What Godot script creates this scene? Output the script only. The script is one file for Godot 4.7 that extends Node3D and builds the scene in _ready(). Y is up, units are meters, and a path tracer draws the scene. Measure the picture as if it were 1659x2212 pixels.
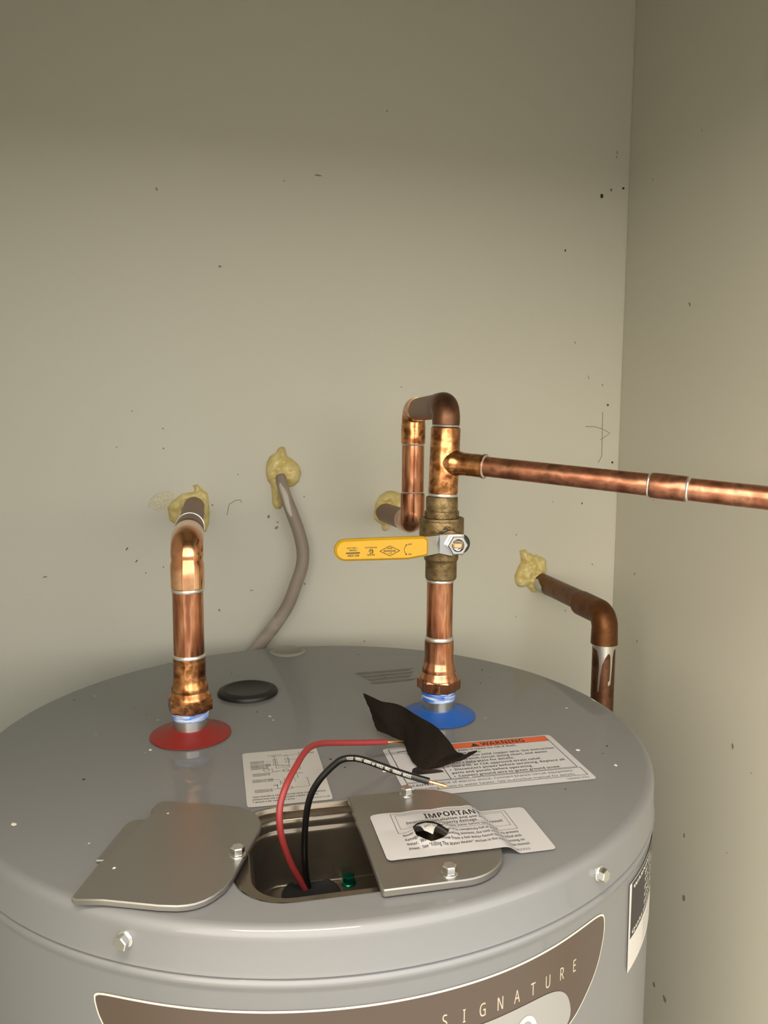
extends Node3D

# Water heater in a closet. World axes: x along the back wall, y up, z out of the back wall.
const T := 1.45                      # height of the tank's lid above the floor
const CX := 0.0807                   # tank axis
const CZ := -0.5915
const EX := 1.0183                   # the tank is very slightly out of round
const EZ := 0.9809
const WZ := -0.885                   # back wall
const HEAD := 2.0                    # head of the doorway
const WX := 0.5                      # right wall
var mats := {}
var fonts := {}
var hot := Vector2(-0.0195, -0.6047)
var cold := Vector2(0.1836, -0.6051)

func _ready() -> void:
	camera_and_light()
	room()
	var heater := water_heater()
	junction(heater)
	labels(heater)
	badge(heater)
	hot_pipe()
	cold_pipe()
	ball_valve()
	supply_loop()
	branch_pipe()
	drain_pipe()
	cable()
	foam()
	covers()
	wires()
	tape_strip()
	wall_marks()
	crumbs()

# ---------------------------------------------------------------- camera, light
func camera_and_light() -> void:
	var cam := Camera3D.new()
	cam.name = "camera"
	cam.fov = 67.12
	cam.near = 0.02
	cam.far = 40.0
	var a := deg_to_rad(12.63)
	var p := deg_to_rad(6.24)
	var ro := deg_to_rad(0.332)
	var fw := Vector3(sin(a), 0, -cos(a))
	var rt := Vector3(cos(a), 0, sin(a))
	var fw2 := fw * cos(p) - Vector3.UP * sin(p)
	var up2 := Vector3.UP * cos(p) + fw * sin(p)
	var rt3 := rt * cos(ro) + up2 * sin(ro)
	var up3 := -rt * sin(ro) + up2 * cos(ro)
	cam.transform = Transform3D(Basis(rt3, up3, -fw2), Vector3(0, T + 0.2414, 0))
	add_child(cam)
	cam.current = true
	var we := WorldEnvironment.new()
	we.name = "environment"
	var e := Environment.new()
	# the closet opens outdoors; an overcast sky lights it through its doorway
	var sk := ProceduralSkyMaterial.new()
	sk.sky_top_color = Color(0.66, 0.67, 0.68)
	sk.sky_horizon_color = Color(1.0, 0.975, 0.93)
	sk.ground_horizon_color = Color(0.45, 0.43, 0.4)
	sk.sky_curve = 0.16
	sk.ground_bottom_color = Color(0.4, 0.38, 0.35)
	sk.energy_multiplier = 6.5
	sk.sun_angle_max = 45.0
	sk.sun_curve = 0.7
	var sun := DirectionalLight3D.new()
	sun.name = "sun_behind_haze"
	sun.light_color = Color(1.0, 0.95, 0.87)
	sun.light_energy = 1.15
	sun.light_angular_distance = 6.0
	sun.shadow_enabled = true
	sun.sky_mode = DirectionalLight3D.SKY_MODE_SKY_ONLY
	add_child(sun)
	sun.transform = Transform3D(Basis.looking_at(-Vector3(-0.62, 0.26, 0.74)), Vector3(-2, 3, 3))
	var sky := Sky.new()
	sky.sky_material = sk
	e.background_mode = Environment.BG_SKY
	e.sky = sky
	e.tonemap_mode = Environment.TONE_MAPPER_LINEAR
	e.tonemap_exposure = 0.9
	e.sdfgi_enabled = true
	e.ssao_enabled = true
	e.ssil_enabled = true
	we.environment = e
	add_child(we)

# ---------------------------------------------------------------- helpers: nodes
func P(x: float, h: float, z: float) -> Vector3:
	return Vector3(x, T + h, z)

func thing(called: String, label: String, category: String, at: Vector3, group := "") -> Node3D:
	var o := Node3D.new()
	o.name = called
	o.position = at
	o.set_meta("label", label)
	o.set_meta("category", category)
	if group:
		o.set_meta("group", group)
	add_child(o, true)
	return o

func where(n: Node3D) -> Vector3:
	var v := Vector3.ZERO
	var k: Node = n
	while k is Node3D and k != self:
		v += (k as Node3D).position
		k = k.get_parent()
	return v

func part(called: String, m: Mesh, mat: Material, parent: Node3D, label := "") -> MeshInstance3D:
	var o := MeshInstance3D.new()
	o.name = called
	o.mesh = m
	o.material_override = mat
	parent.add_child(o, true)
	if parent != self:
		o.position = -where(parent)   # meshes are laid out in world coordinates
	if label:
		o.set_meta("label", label)
	return o

func single(called: String, m: Mesh, mat: Material, label: String, category: String, group := "") -> MeshInstance3D:
	var o := part(called, m, mat, self)
	o.set_meta("label", label)
	o.set_meta("category", category)
	if group:
		o.set_meta("group", group)
	return o

func struct(called: String, m: Mesh, mat: Material) -> MeshInstance3D:
	var o := part(called, m, mat, self)
	o.set_meta("kind", "structure")
	return o

# ---------------------------------------------------------------- helpers: meshes
func begin() -> SurfaceTool:
	var s := SurfaceTool.new()
	s.begin(Mesh.PRIMITIVE_TRIANGLES)
	return s

func tri(s: SurfaceTool, a: Vector3, b: Vector3, c: Vector3, na: Vector3, nb: Vector3, nc: Vector3, ua := Vector2.ZERO, ub := Vector2.ZERO, uc := Vector2.ZERO) -> void:
	var cr := (b - a).cross(c - a)
	if cr.length_squared() < 1e-18:
		return
	var v := [a, b, c]
	var n := [na, nb, nc]
	var u := [ua, ub, uc]
	var order := [0, 1, 2]
	if cr.dot(na + nb + nc) > 0.0:
		order = [0, 2, 1]
	for k in order:
		s.set_normal(n[k])
		s.set_uv(u[k])
		s.add_vertex(v[k])

func quad(s: SurfaceTool, a: Vector3, b: Vector3, c: Vector3, d: Vector3, na: Vector3, nb: Vector3, nc: Vector3, nd: Vector3, ua := Vector2.ZERO, ub := Vector2.ZERO, uc := Vector2.ZERO, ud := Vector2.ZERO) -> void:
	tri(s, a, b, c, na, nb, nc, ua, ub, uc)
	tri(s, a, c, d, na, nc, nd, ua, uc, ud)

# a round profile swept along a path; with an axis given it is a lathe
func sweep(s: SurfaceTool, pts: Array, rad: Array, sides := 32, axis := Vector3.ZERO, cap0 := true, cap1 := true, sq := 1.0, ref0 := Vector3(0.13, 0.0, 1.0)) -> void:
	var n := pts.size()
	var t: Array[Vector3] = []
	for i in n:
		if axis != Vector3.ZERO:
			t.append(axis.normalized())
			continue
		var a := i
		var b := i
		while a > 0 and pts[a].distance_to(pts[i]) < 1e-5:
			a -= 1
		while b < n - 1 and pts[b].distance_to(pts[i]) < 1e-5:
			b += 1
		t.append((pts[b] - pts[a]).normalized())
	var u: Array[Vector3] = []
	var ref := ref0
	if absf(ref.normalized().dot(t[0])) > 0.95:
		ref = Vector3(0.1, 1.0, 0.07)
	for i in n:
		ref = (ref - t[i] * ref.dot(t[i])).normalized()
		u.append(ref)
	var ns: Array[Vector2] = []
	var total := 0.0
	var acc: Array[float] = [0.0]
	for i in n - 1:
		var ds: float = (pts[i + 1] - pts[i]).dot((t[i] + t[i + 1]).normalized())
		var v := Vector2(ds, -(rad[i + 1] - rad[i]))
		total += v.length()
		acc.append(total)
		ns.append(v.normalized() if v.length() > 1e-7 else Vector2.ZERO)
	for i in n - 1:
		if ns[i] == Vector2.ZERO:
			continue
		var n0 := ns[i]
		var n1 := ns[i]
		if i > 0 and ns[i - 1].dot(ns[i]) > 0.77:
			n0 = (ns[i] + ns[i - 1]).normalized()
		if i < n - 2 and ns[i + 1].dot(ns[i]) > 0.77:
			n1 = (ns[i] + ns[i + 1]).normalized()
		for j in sides:
			var q: Array[Vector3] = []
			var m: Array[Vector3] = []
			for k in [[i, j, n0], [i, j + 1, n0], [i + 1, j + 1, n1], [i + 1, j, n1]]:
				var ii: int = k[0]
				var an: float = TAU * k[1] / sides
				var w := t[ii].cross(u[ii])
				q.append(pts[ii] + (u[ii] * cos(an) + w * sin(an) * sq) * rad[ii])
				m.append(((u[ii] * cos(an) * sq + w * sin(an)).normalized() * k[2].x + t[ii] * k[2].y).normalized())
			var u0 := float(j) / sides
			var u1 := float(j + 1) / sides
			quad(s, q[0], q[1], q[2], q[3], m[0], m[1], m[2], m[3], Vector2(acc[i] / total, u0), Vector2(acc[i] / total, u1), Vector2(acc[i + 1] / total, u1), Vector2(acc[i + 1] / total, u0))
	for e in [[0, -1.0, cap0], [n - 1, 1.0, cap1]]:
		if not e[2]:
			continue
		var ii: int = e[0]
		var nn: Vector3 = t[ii] * e[1]
		var w := t[ii].cross(u[ii])
		for j in sides:
			var a0 := TAU * j / sides
			var a1 := TAU * (j + 1) / sides
			tri(s, pts[ii], pts[ii] + (u[ii] * cos(a0) + w * sin(a0) * sq) * rad[ii], pts[ii] + (u[ii] * cos(a1) + w * sin(a1) * sq) * rad[ii], nn, nn, nn)

func tube(pts: Array, rad: Array, sides := 32, sq := 1.0) -> ArrayMesh:
	var s := begin()
	sweep(s, pts, rad, sides, Vector3.ZERO, true, true, sq)
	return s.commit()

# profile: [radius, distance along axis] pairs
func lathe(at: Vector3, axis: Vector3, profile: Array, sides := 40, cap0 := true, cap1 := true) -> ArrayMesh:
	var s := begin()
	lathe_to(s, at, axis, profile, sides, cap0, cap1)
	return s.commit()

func lathe_to(s: SurfaceTool, at: Vector3, axis: Vector3, profile: Array, sides := 40, cap0 := true, cap1 := true) -> void:
	var pts := []
	var rad := []
	for k in profile:
		pts.append(at + axis.normalized() * k[1])
		rad.append(k[0])
	sweep(s, pts, rad, sides, axis, cap0, cap1)

# centre line with rounded corners
func bent(corners: Array, radius: float, steps := 10) -> Array:
	var out := [corners[0]]
	for i in range(1, corners.size() - 1):
		var c: Vector3 = corners[i]
		var d0: Vector3 = (corners[i - 1] - c).normalized()
		var d1: Vector3 = (corners[i + 1] - c).normalized()
		var half := d0.angle_to(d1) / 2.0
		var back := radius / tan(half)
		var mid := c + (d0 + d1).normalized() * (radius / sin(half))
		var p0 := c + d0 * back
		var p1 := c + d1 * back
		for k in steps + 1:
			var v := (p0 - mid).slerp(p1 - mid, float(k) / steps)
			out.append(mid + v)
	out.append(corners[-1])
	return out

func smooth_path(pts: Array, per := 6) -> Array:
	var out := []
	for i in pts.size() - 1:
		var a: Vector3 = pts[maxi(i - 1, 0)]
		var d: Vector3 = pts[mini(i + 2, pts.size() - 1)]
		for k in per:
			out.append((pts[i] as Vector3).cubic_interpolate(pts[i + 1], a, d, float(k) / per))
	out.append(pts[-1])
	return out

func even(n: int, v: float) -> Array:
	var r := []
	r.resize(n)
	r.fill(v)
	return r

func keyhole(outer: PackedVector2Array, hole: PackedVector2Array) -> PackedVector2Array:
	var o := outer.duplicate()
	if Geometry2D.is_polygon_clockwise(o):
		o.reverse()
	var h := hole.duplicate()
	if not Geometry2D.is_polygon_clockwise(h):
		h.reverse()
	var best := 1e9
	var bi := 0
	var bj := 0
	for i in o.size():
		for j in h.size():
			var d := o[i].distance_squared_to(h[j])
			if d < best:
				best = d
				bi = i
				bj = j
	var r := PackedVector2Array()
	for i in o.size():
		r.append(o[i])
		if i == bi:
			for j in h.size() + 1:
				r.append(h[(bj + j) % h.size()])
			r.append(o[i])
	return r

func flat_cap(s: SurfaceTool, poly: PackedVector2Array, at: Callable, n: Vector3, uvr: Rect2) -> void:
	var idx := Geometry2D.triangulate_polygon(poly)
	if idx.is_empty():
		push_warning("polygon could not be triangulated")
	for k in range(0, idx.size(), 3):
		var v := [poly[idx[k]], poly[idx[k + 1]], poly[idx[k + 2]]]
		var uv := []
		for q in v:
			uv.append((q - uvr.position) / uvr.size)
		tri(s, at.call(v[0]), at.call(v[1]), at.call(v[2]), n, n, n, uv[0], uv[1], uv[2])

func box_of(poly: PackedVector2Array) -> Rect2:
	var r := Rect2(poly[0], Vector2.ZERO)
	for q in poly:
		r = r.expand(q)
	return r

func edge_walls(s: SurfaceTool, poly: PackedVector2Array, xf: Transform3D, t: float, b: float, outward: float) -> PackedVector2Array:
	# walls of a slab with bevelled rims; gives back the inset outline
	var p := poly.duplicate()
	if Geometry2D.is_polygon_clockwise(p):
		p.reverse()
	var n := p.size()
	var en: Array[Vector2] = []
	for i in n:
		var d := (p[(i + 1) % n] - p[i]).normalized()
		en.append(Vector2(d.y, -d.x) * outward)
	var ins := PackedVector2Array()
	for i in n:
		var a := en[(i + n - 1) % n]
		var m := (a + en[i])
		m = m.normalized() if m.length() > 0.01 else en[i]
		ins.append(p[i] - m * b / maxf(0.5, m.dot(en[i])))
	for i in n:
		var j := (i + 1) % n
		var n0 := en[i]
		var n1 := en[i]
		var pv := en[(i + n - 1) % n]
		var nx := en[j]
		if pv.dot(en[i]) > 0.7:
			n0 = (pv + en[i]).normalized()
		if nx.dot(en[i]) > 0.7:
			n1 = (nx + en[i]).normalized()
		var lv := [[ins, 0.0, -0.7], [p, b, 0.0], [p, t - b, 0.0], [ins, t, 0.7]]
		for k in 3:
			var A: Array = lv[k]
			var B: Array = lv[k + 1]
			var za: float = A[2] if k != 1 else 0.0
			var zb: float = B[2] if k != 1 else 0.0
			if k == 0:
				za = -0.7
				zb = -0.7
			if k == 2:
				za = 0.7
				zb = 0.7
			var f := func(q: Vector2, z: float) -> Vector3: return xf * Vector3(q.x, q.y, z)
			var g := func(q: Vector2, z: float) -> Vector3: return (xf.basis * Vector3(q.x, q.y, z)).normalized()
			quad(s, f.call(A[0][i], A[1]), f.call(A[0][j], A[1]), f.call(B[0][j], B[1]), f.call(B[0][i], B[1]), g.call(n0, za), g.call(n1, za), g.call(n1, zb), g.call(n0, zb))
	return ins

# a plate: outline in the xy plane of xf, thickness along its z
func slab(poly: PackedVector2Array, xf: Transform3D, t: float, b: float, hole := PackedVector2Array()) -> ArrayMesh:
	var s := begin()
	slab_to(s, poly, xf, t, b, hole)
	return s.commit()

func slab_to(s: SurfaceTool, poly: PackedVector2Array, xf: Transform3D, t: float, b: float, hole := PackedVector2Array()) -> void:
	var uvr := box_of(poly)
	var cap := edge_walls(s, poly, xf, t, b, 1.0)
	if hole.size():
		cap = keyhole(cap, edge_walls(s, hole, xf, t, b, -1.0))
	var nz := xf.basis.z.normalized()
	flat_cap(s, cap, func(q: Vector2) -> Vector3: return xf * Vector3(q.x, q.y, t), nz, uvr)
	flat_cap(s, cap, func(q: Vector2) -> Vector3: return xf * Vector3(q.x, q.y, 0), -nz, uvr)

# frame for plates that lie on the lid: outline (x, z), thickness upwards
func on_lid(h: float) -> Transform3D:
	return Transform3D(Basis(Vector3(1, 0, 0), Vector3(0, 0, 1), Vector3(0, 1, 0)), Vector3(0, T + h, 0))

func box(lo: Vector3, hi: Vector3, b := 0.0015) -> ArrayMesh:
	var s := begin()
	box_to(s, lo, hi, b)
	return s.commit()

func box_to(s: SurfaceTool, lo: Vector3, hi: Vector3, b := 0.0015) -> void:
	var poly := PackedVector2Array([Vector2(lo.x, lo.y), Vector2(hi.x, lo.y), Vector2(hi.x, hi.y), Vector2(lo.x, hi.y)])
	slab_to(s, poly, Transform3D(Basis(), Vector3(0, 0, lo.z)), hi.z - lo.z, b)

func rrect(x0: float, x1: float, y0: float, y1: float, r: float, n := 8) -> PackedVector2Array:
	var o := PackedVector2Array()
	for c in [[x1 - r, y1 - r, 0.0], [x0 + r, y1 - r, 90.0], [x0 + r, y0 + r, 180.0], [x1 - r, y0 + r, 270.0]]:
		for k in n + 1:
			var a := deg_to_rad(c[2] + 90.0 * k / n)
			o.append(Vector2(c[0] + cos(a) * r, c[1] + sin(a) * r))
	return o

func rounded(poly: PackedVector2Array) -> PackedVector2Array:
	var p := poly
	for k in 2:
		var o := PackedVector2Array()
		for i in p.size():
			var a := p[i]
			var b := p[(i + 1) % p.size()]
			o.append(a.lerp(b, 0.25))
			o.append(a.lerp(b, 0.75))
		p = o
	return p

func ngon(n: int, r: float, turn := 0.0) -> PackedVector2Array:
	var o := PackedVector2Array()
	for k in n:
		var a := turn + TAU * k / n
		o.append(Vector2(cos(a), sin(a)) * r)
	return o

# rings of equal length joined; normals weighted by area
func loft(s: SurfaceTool, rings: Array, outward := true, cap_last := false, closed := true) -> void:
	var nr := rings.size()
	var m: int = rings[0].size()
	var acc := []
	var cen := Vector3.ZERO
	for r in rings:
		var z := PackedVector3Array()
		z.resize(m)
		acc.append(z)
		for v in r:
			cen += v / float(nr * m)
	var last := m if closed else m - 1
	for i in nr - 1:
		for j in last:
			var k := (j + 1) % m
			var c: Vector3 = (rings[i + 1][k] - rings[i][j]).cross(rings[i + 1][j] - rings[i][k])
			acc[i][j] += c
			acc[i][k] += c
			acc[i + 1][j] += c
			acc[i + 1][k] += c
	var sign_ := 0.0
	for i in nr:
		for j in m:
			sign_ += acc[i][j].dot(rings[i][j] - cen)
	var f := 1.0 if (sign_ > 0.0) == outward else -1.0
	for i in nr - 1:
		for j in last:
			var k := (j + 1) % m
			quad(s, rings[i][j], rings[i][k], rings[i + 1][k], rings[i + 1][j], acc[i][j].normalized() * f, acc[i][k].normalized() * f, acc[i + 1][k].normalized() * f, acc[i + 1][j].normalized() * f)
	if cap_last:
		var c := Vector3.ZERO
		for v in rings[-1]:
			c += v / float(m)
		for j in m:
			var a: Vector3 = rings[-1][j]
			var b: Vector3 = rings[-1][(j + 1) % m]
			var nn := (a - c).cross(b - c).normalized()
			if nn.dot(acc[-1][j] * f) < 0.0:
				nn = -nn
			tri(s, c, a, b, nn, nn, nn)

# a sheet over an outline: rim vertices slide onto the outline, height from a callable
func sheet(outer: PackedVector2Array, hole: PackedVector2Array, step: float, at: Callable, front: Vector3) -> ArrayMesh:
	var s := begin()
	var r := box_of(outer)
	var nx := int(ceil(r.size.x / step)) + 1
	var ny := int(ceil(r.size.y / step)) + 1
	var pos := []
	var ok := []
	var q2 := []
	for j in ny + 1:
		for i in nx + 1:
			var q := r.position + Vector2(i - 0.5, j - 0.5) * step
			var inside := Geometry2D.is_point_in_polygon(q, outer)
			var holed := hole.size() > 0 and Geometry2D.is_point_in_polygon(q, hole)
			ok.append(inside and not holed)
			if not inside:
				q = nearest(q, outer)
			elif holed:
				q = nearest(q, hole)
			q2.append(q)
			pos.append(at.call(q))
	var nor := []
	nor.resize(pos.size())
	nor.fill(Vector3.ZERO)
	var tris := []
	for j in ny:
		for i in nx:
			var a := j * (nx + 1) + i
			var c := [a, a + 1, a + nx + 2, a + nx + 1]
			if not (ok[c[0]] or ok[c[1]] or ok[c[2]] or ok[c[3]]):
				continue
			for t in [[c[0], c[1], c[2]], [c[0], c[2], c[3]]]:
				var n: Vector3 = (pos[t[1]] - pos[t[0]]).cross(pos[t[2]] - pos[t[0]])
				if n.dot(front) < 0.0:
					n = -n
				for k in t:
					nor[k] += n
				tris.append(t)
	for t in tris:
		var uv := []
		for k in t:
			uv.append((q2[k] - r.position) / r.size)
		tri(s, pos[t[0]], pos[t[1]], pos[t[2]], nor[t[0]].normalized(), nor[t[1]].normalized(), nor[t[2]].normalized(), uv[0], uv[1], uv[2])
	return s.commit()

func nearest(q: Vector2, poly: PackedVector2Array) -> Vector2:
	var best := poly[0]
	var d := 1e9
	for i in poly.size():
		var c := Geometry2D.get_closest_point_to_segment(q, poly[i], poly[(i + 1) % poly.size()])
		if c.distance_squared_to(q) < d:
			d = c.distance_squared_to(q)
			best = c
	return best

# ---------------------------------------------------------------- helpers: materials
func noise_tex(freq: float, seed_: int, colors: Array, stops: Array, octaves := 4, size := 256, normal := false, bump := 4.0, kind := FastNoiseLite.TYPE_SIMPLEX_SMOOTH) -> NoiseTexture2D:
	var f := FastNoiseLite.new()
	f.noise_type = kind
	f.seed = seed_
	f.frequency = freq
	f.fractal_octaves = octaves
	var t := NoiseTexture2D.new()
	t.width = size
	t.height = size
	t.seamless = true
	t.noise = f
	if normal:
		t.as_normal_map = true
		t.bump_strength = bump
	if colors.size():
		var g := Gradient.new()
		g.offsets = PackedFloat32Array(stops)
		g.colors = PackedColorArray(colors)
		t.color_ramp = g
	return t

func plain(called: String, c: Color, rough: float, metal := 0.0) -> StandardMaterial3D:
	if mats.has(called):
		return mats[called]
	var m := StandardMaterial3D.new()
	m.resource_name = called
	m.albedo_color = c
	m.roughness = rough
	m.metallic = metal
	mats[called] = m
	return m

func mottled(called: String, colors: Array, stops: Array, rough: float, metal: float, scale_: float, freq := 0.012, seed_ := 1) -> StandardMaterial3D:
	if mats.has(called):
		return mats[called]
	var m := plain(called, Color.WHITE, rough, metal)
	m.albedo_texture = noise_tex(freq, seed_, colors, stops)
	m.uv1_triplanar = true
	m.uv1_scale = Vector3.ONE * scale_
	return m

func copper() -> StandardMaterial3D:
	var m := mottled("bright copper", [Color(0.58, 0.36, 0.25), Color(0.78, 0.53, 0.39), Color(0.87, 0.64, 0.5), Color(0.64, 0.42, 0.31)], [0.15, 0.42, 0.6, 0.85], 0.17, 1.0, 14.0, 0.011, 3)
	m.uv1_scale = Vector3(26, 5, 26)   # drawn along the pipe
	return m

func copper_polished() -> StandardMaterial3D:
	return mottled("polished copper", [Color(0.75, 0.5, 0.36), Color(0.93, 0.7, 0.53), Color(0.96, 0.78, 0.62), Color(0.8, 0.55, 0.4)], [0.15, 0.42, 0.6, 0.85], 0.13, 1.0, 12.0, 0.009, 4)

func copper_weathered() -> StandardMaterial3D:
	return plain("weathered copper", Color(0.5, 0.38, 0.31), 0.45, 0.75)

func copper_heat() -> StandardMaterial3D:
	return mottled("heat-tinted copper", [Color(0.38, 0.22, 0.12), Color(0.75, 0.5, 0.33), Color(0.9, 0.67, 0.45), Color(0.58, 0.38, 0.22)], [0.2, 0.42, 0.62, 0.82], 0.23, 1.0, 18.0, 0.014, 8)

func copper_dark() -> StandardMaterial3D:
	return mottled("oxidised copper", [Color(0.34, 0.23, 0.17), Color(0.47, 0.33, 0.24), Color(0.41, 0.28, 0.2)], [0.25, 0.55, 0.8], 0.42, 0.85, 12.0, 0.012, 5)

func copper_dull() -> StandardMaterial3D:
	return mottled("dull copper", [Color(0.48, 0.31, 0.24), Color(0.72, 0.47, 0.36), Color(0.82, 0.58, 0.46), Color(0.5, 0.36, 0.28)], [0.2, 0.45, 0.62, 0.85], 0.34, 0.95, 16.0, 0.012, 11)

func solder() -> StandardMaterial3D:
	return plain("solder", Color(0.86, 0.85, 0.82), 0.28, 0.9)

func brass() -> StandardMaterial3D:
	var m := mottled("cast brass", [Color(0.4, 0.33, 0.22), Color(0.52, 0.44, 0.3), Color(0.58, 0.5, 0.36)], [0.25, 0.5, 0.75], 0.46, 0.8, 22.0, 0.02, 14)
	if not m.normal_enabled:
		m.normal_enabled = true
		m.normal_texture = noise_tex(0.09, 21, [], [], 3, 256, true, 5.0)
		m.normal_scale = 0.35
	return m

func steel() -> StandardMaterial3D:
	return plain("bright zinc", Color(0.84, 0.84, 0.82), 0.22, 1.0)

func tank_paint() -> StandardMaterial3D:
	if mats.has("grey tank enamel"):
		return mats["grey tank enamel"]
	var m := plain("grey tank enamel", Color(0.585, 0.585, 0.585), 0.75, 0.95)
	m.metallic_specular = 0.3
	m.clearcoat_enabled = true
	m.clearcoat = 0.45
	m.clearcoat_roughness = 0.05
	return m

func sheet_steel() -> StandardMaterial3D:
	if mats.has("galvanised sheet"):
		return mats["galvanised sheet"]
	var m := plain("galvanised sheet", Color(0.56, 0.545, 0.52), 0.36, 0.85)
	return m

func wall_paint() -> StandardMaterial3D:
	if mats.has("beige wall paint"):
		return mats["beige wall paint"]
	var m := plain("beige wall paint", Color(0.772, 0.762, 0.705), 0.62)
	m.normal_enabled = true
	m.normal_texture = noise_tex(0.05, 41, [], [], 4, 512, true, 3.0)
	m.normal_scale = 0.07
	m.uv1_triplanar = true
	m.uv1_world_triplanar = true
	m.uv1_scale = Vector3.ONE * 5.0
	return m

func printed(img: Image, called: String, rough := 0.5) -> StandardMaterial3D:
	var m := plain(called, Color.WHITE, rough)
	m.albedo_texture = ImageTexture.create_from_image(img)
	m.texture_repeat = false
	return m

# ---------------------------------------------------------------- helpers: print
func new_img(w: int, h: int, c: Color) -> Image:
	var im := Image.create_empty(w, h, false, Image.FORMAT_RGBA8)
	im.fill(c)
	return im

func font(face: String, weight: int) -> SystemFont:
	var key := face + str(weight)
	if not fonts.has(key):
		var f := SystemFont.new()
		f.font_names = PackedStringArray([face])
		f.font_weight = weight
		fonts[key] = f
	return fonts[key]

func put_text(img: Image, text: String, at: Vector2, size: int, c: Color, bold := false, stretch := 1.0, align := 0, gap := 0) -> void:
	var ts := TextServerManager.get_primary_interface()
	var tl := TextLine.new()
	tl.add_string(text, font("Droid Sans", 700 if bold else 400), size)
	var gl: Array = ts.shaped_text_get_glyphs(tl.get_rid())
	var w := int(tl.get_size().x) + gap * text.length() + 8
	var h := int(size * 1.5)
	var tmp := new_img(w, h, Color(c.r, c.g, c.b, 0))
	var pen := 2.0
	for g in gl:
		var sz := Vector2i(g.font_size, 0)
		if not (g.font_rid as RID).is_valid():
			continue
		ts.font_render_glyph(g.font_rid, sz, g.index)
		var ti: int = ts.font_get_glyph_texture_idx(g.font_rid, sz, g.index)
		if ti >= 0:
			var src: Image = ts.font_get_texture_image(g.font_rid, sz, ti)
			var uv: Rect2 = ts.font_get_glyph_uv_rect(g.font_rid, sz, g.index)
			var off: Vector2 = ts.font_get_glyph_offset(g.font_rid, sz, g.index)
			for y in int(uv.size.y):
				for x in int(uv.size.x):
					var al: float = src.get_pixel(int(uv.position.x) + x, int(uv.position.y) + y).a
					if al > 0.02:
						var px := int(pen + off.x + x)
						var py := int(size + off.y + y)
						if px >= 0 and py >= 0 and px < w and py < h:
							tmp.set_pixel(px, py, Color(c.r, c.g, c.b, maxf(al, tmp.get_pixel(px, py).a)))
		pen += g.advance + gap
	if stretch != 1.0:
		tmp.resize(maxi(1, int(w * stretch)), h, Image.INTERPOLATE_BILINEAR)
	var x0 := at.x
	if align == 1:
		x0 -= tmp.get_width() / 2.0
	elif align == 2:
		x0 -= tmp.get_width()
	img.blend_rect(tmp, Rect2i(0, 0, tmp.get_width(), h), Vector2i(int(x0), int(at.y - size)))

func fit_text(img: Image, text: String, at: Vector2, width: float, size: int, c: Color, bold := false) -> void:
	var tl := TextLine.new()
	tl.add_string(text, font("Droid Sans", 700 if bold else 400), size)
	put_text(img, text, at, size, c, bold, width / tl.get_size().x)

func put_line(img: Image, a: Vector2, b: Vector2, w: int, c: Color) -> void:
	var n := int(a.distance_to(b)) + 1
	for k in n + 1:
		var q := a.lerp(b, float(k) / n)
		img.fill_rect(Rect2i(int(q.x - w / 2.0), int(q.y - w / 2.0), w, w), c)

func put_path(img: Image, pts: Array, w: int, c: Color, close := false) -> void:
	for i in pts.size() - 1:
		put_line(img, pts[i], pts[i + 1], w, c)
	if close:
		put_line(img, pts[-1], pts[0], w, c)

func put_poly(img: Image, pts: PackedVector2Array, c: Color) -> void:
	var r := box_of(pts)
	for y in range(int(r.position.y), int(r.end.y) + 1):
		for x in range(int(r.position.x), int(r.end.x) + 1):
			if Geometry2D.is_point_in_polygon(Vector2(x, y), pts):
				img.set_pixel(x, y, c)

func put_frame(img: Image, r: Rect2, w: int, c: Color) -> void:
	put_path(img, [r.position, Vector2(r.end.x, r.position.y), r.end, Vector2(r.position.x, r.end.y)], w, c, true)

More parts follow.
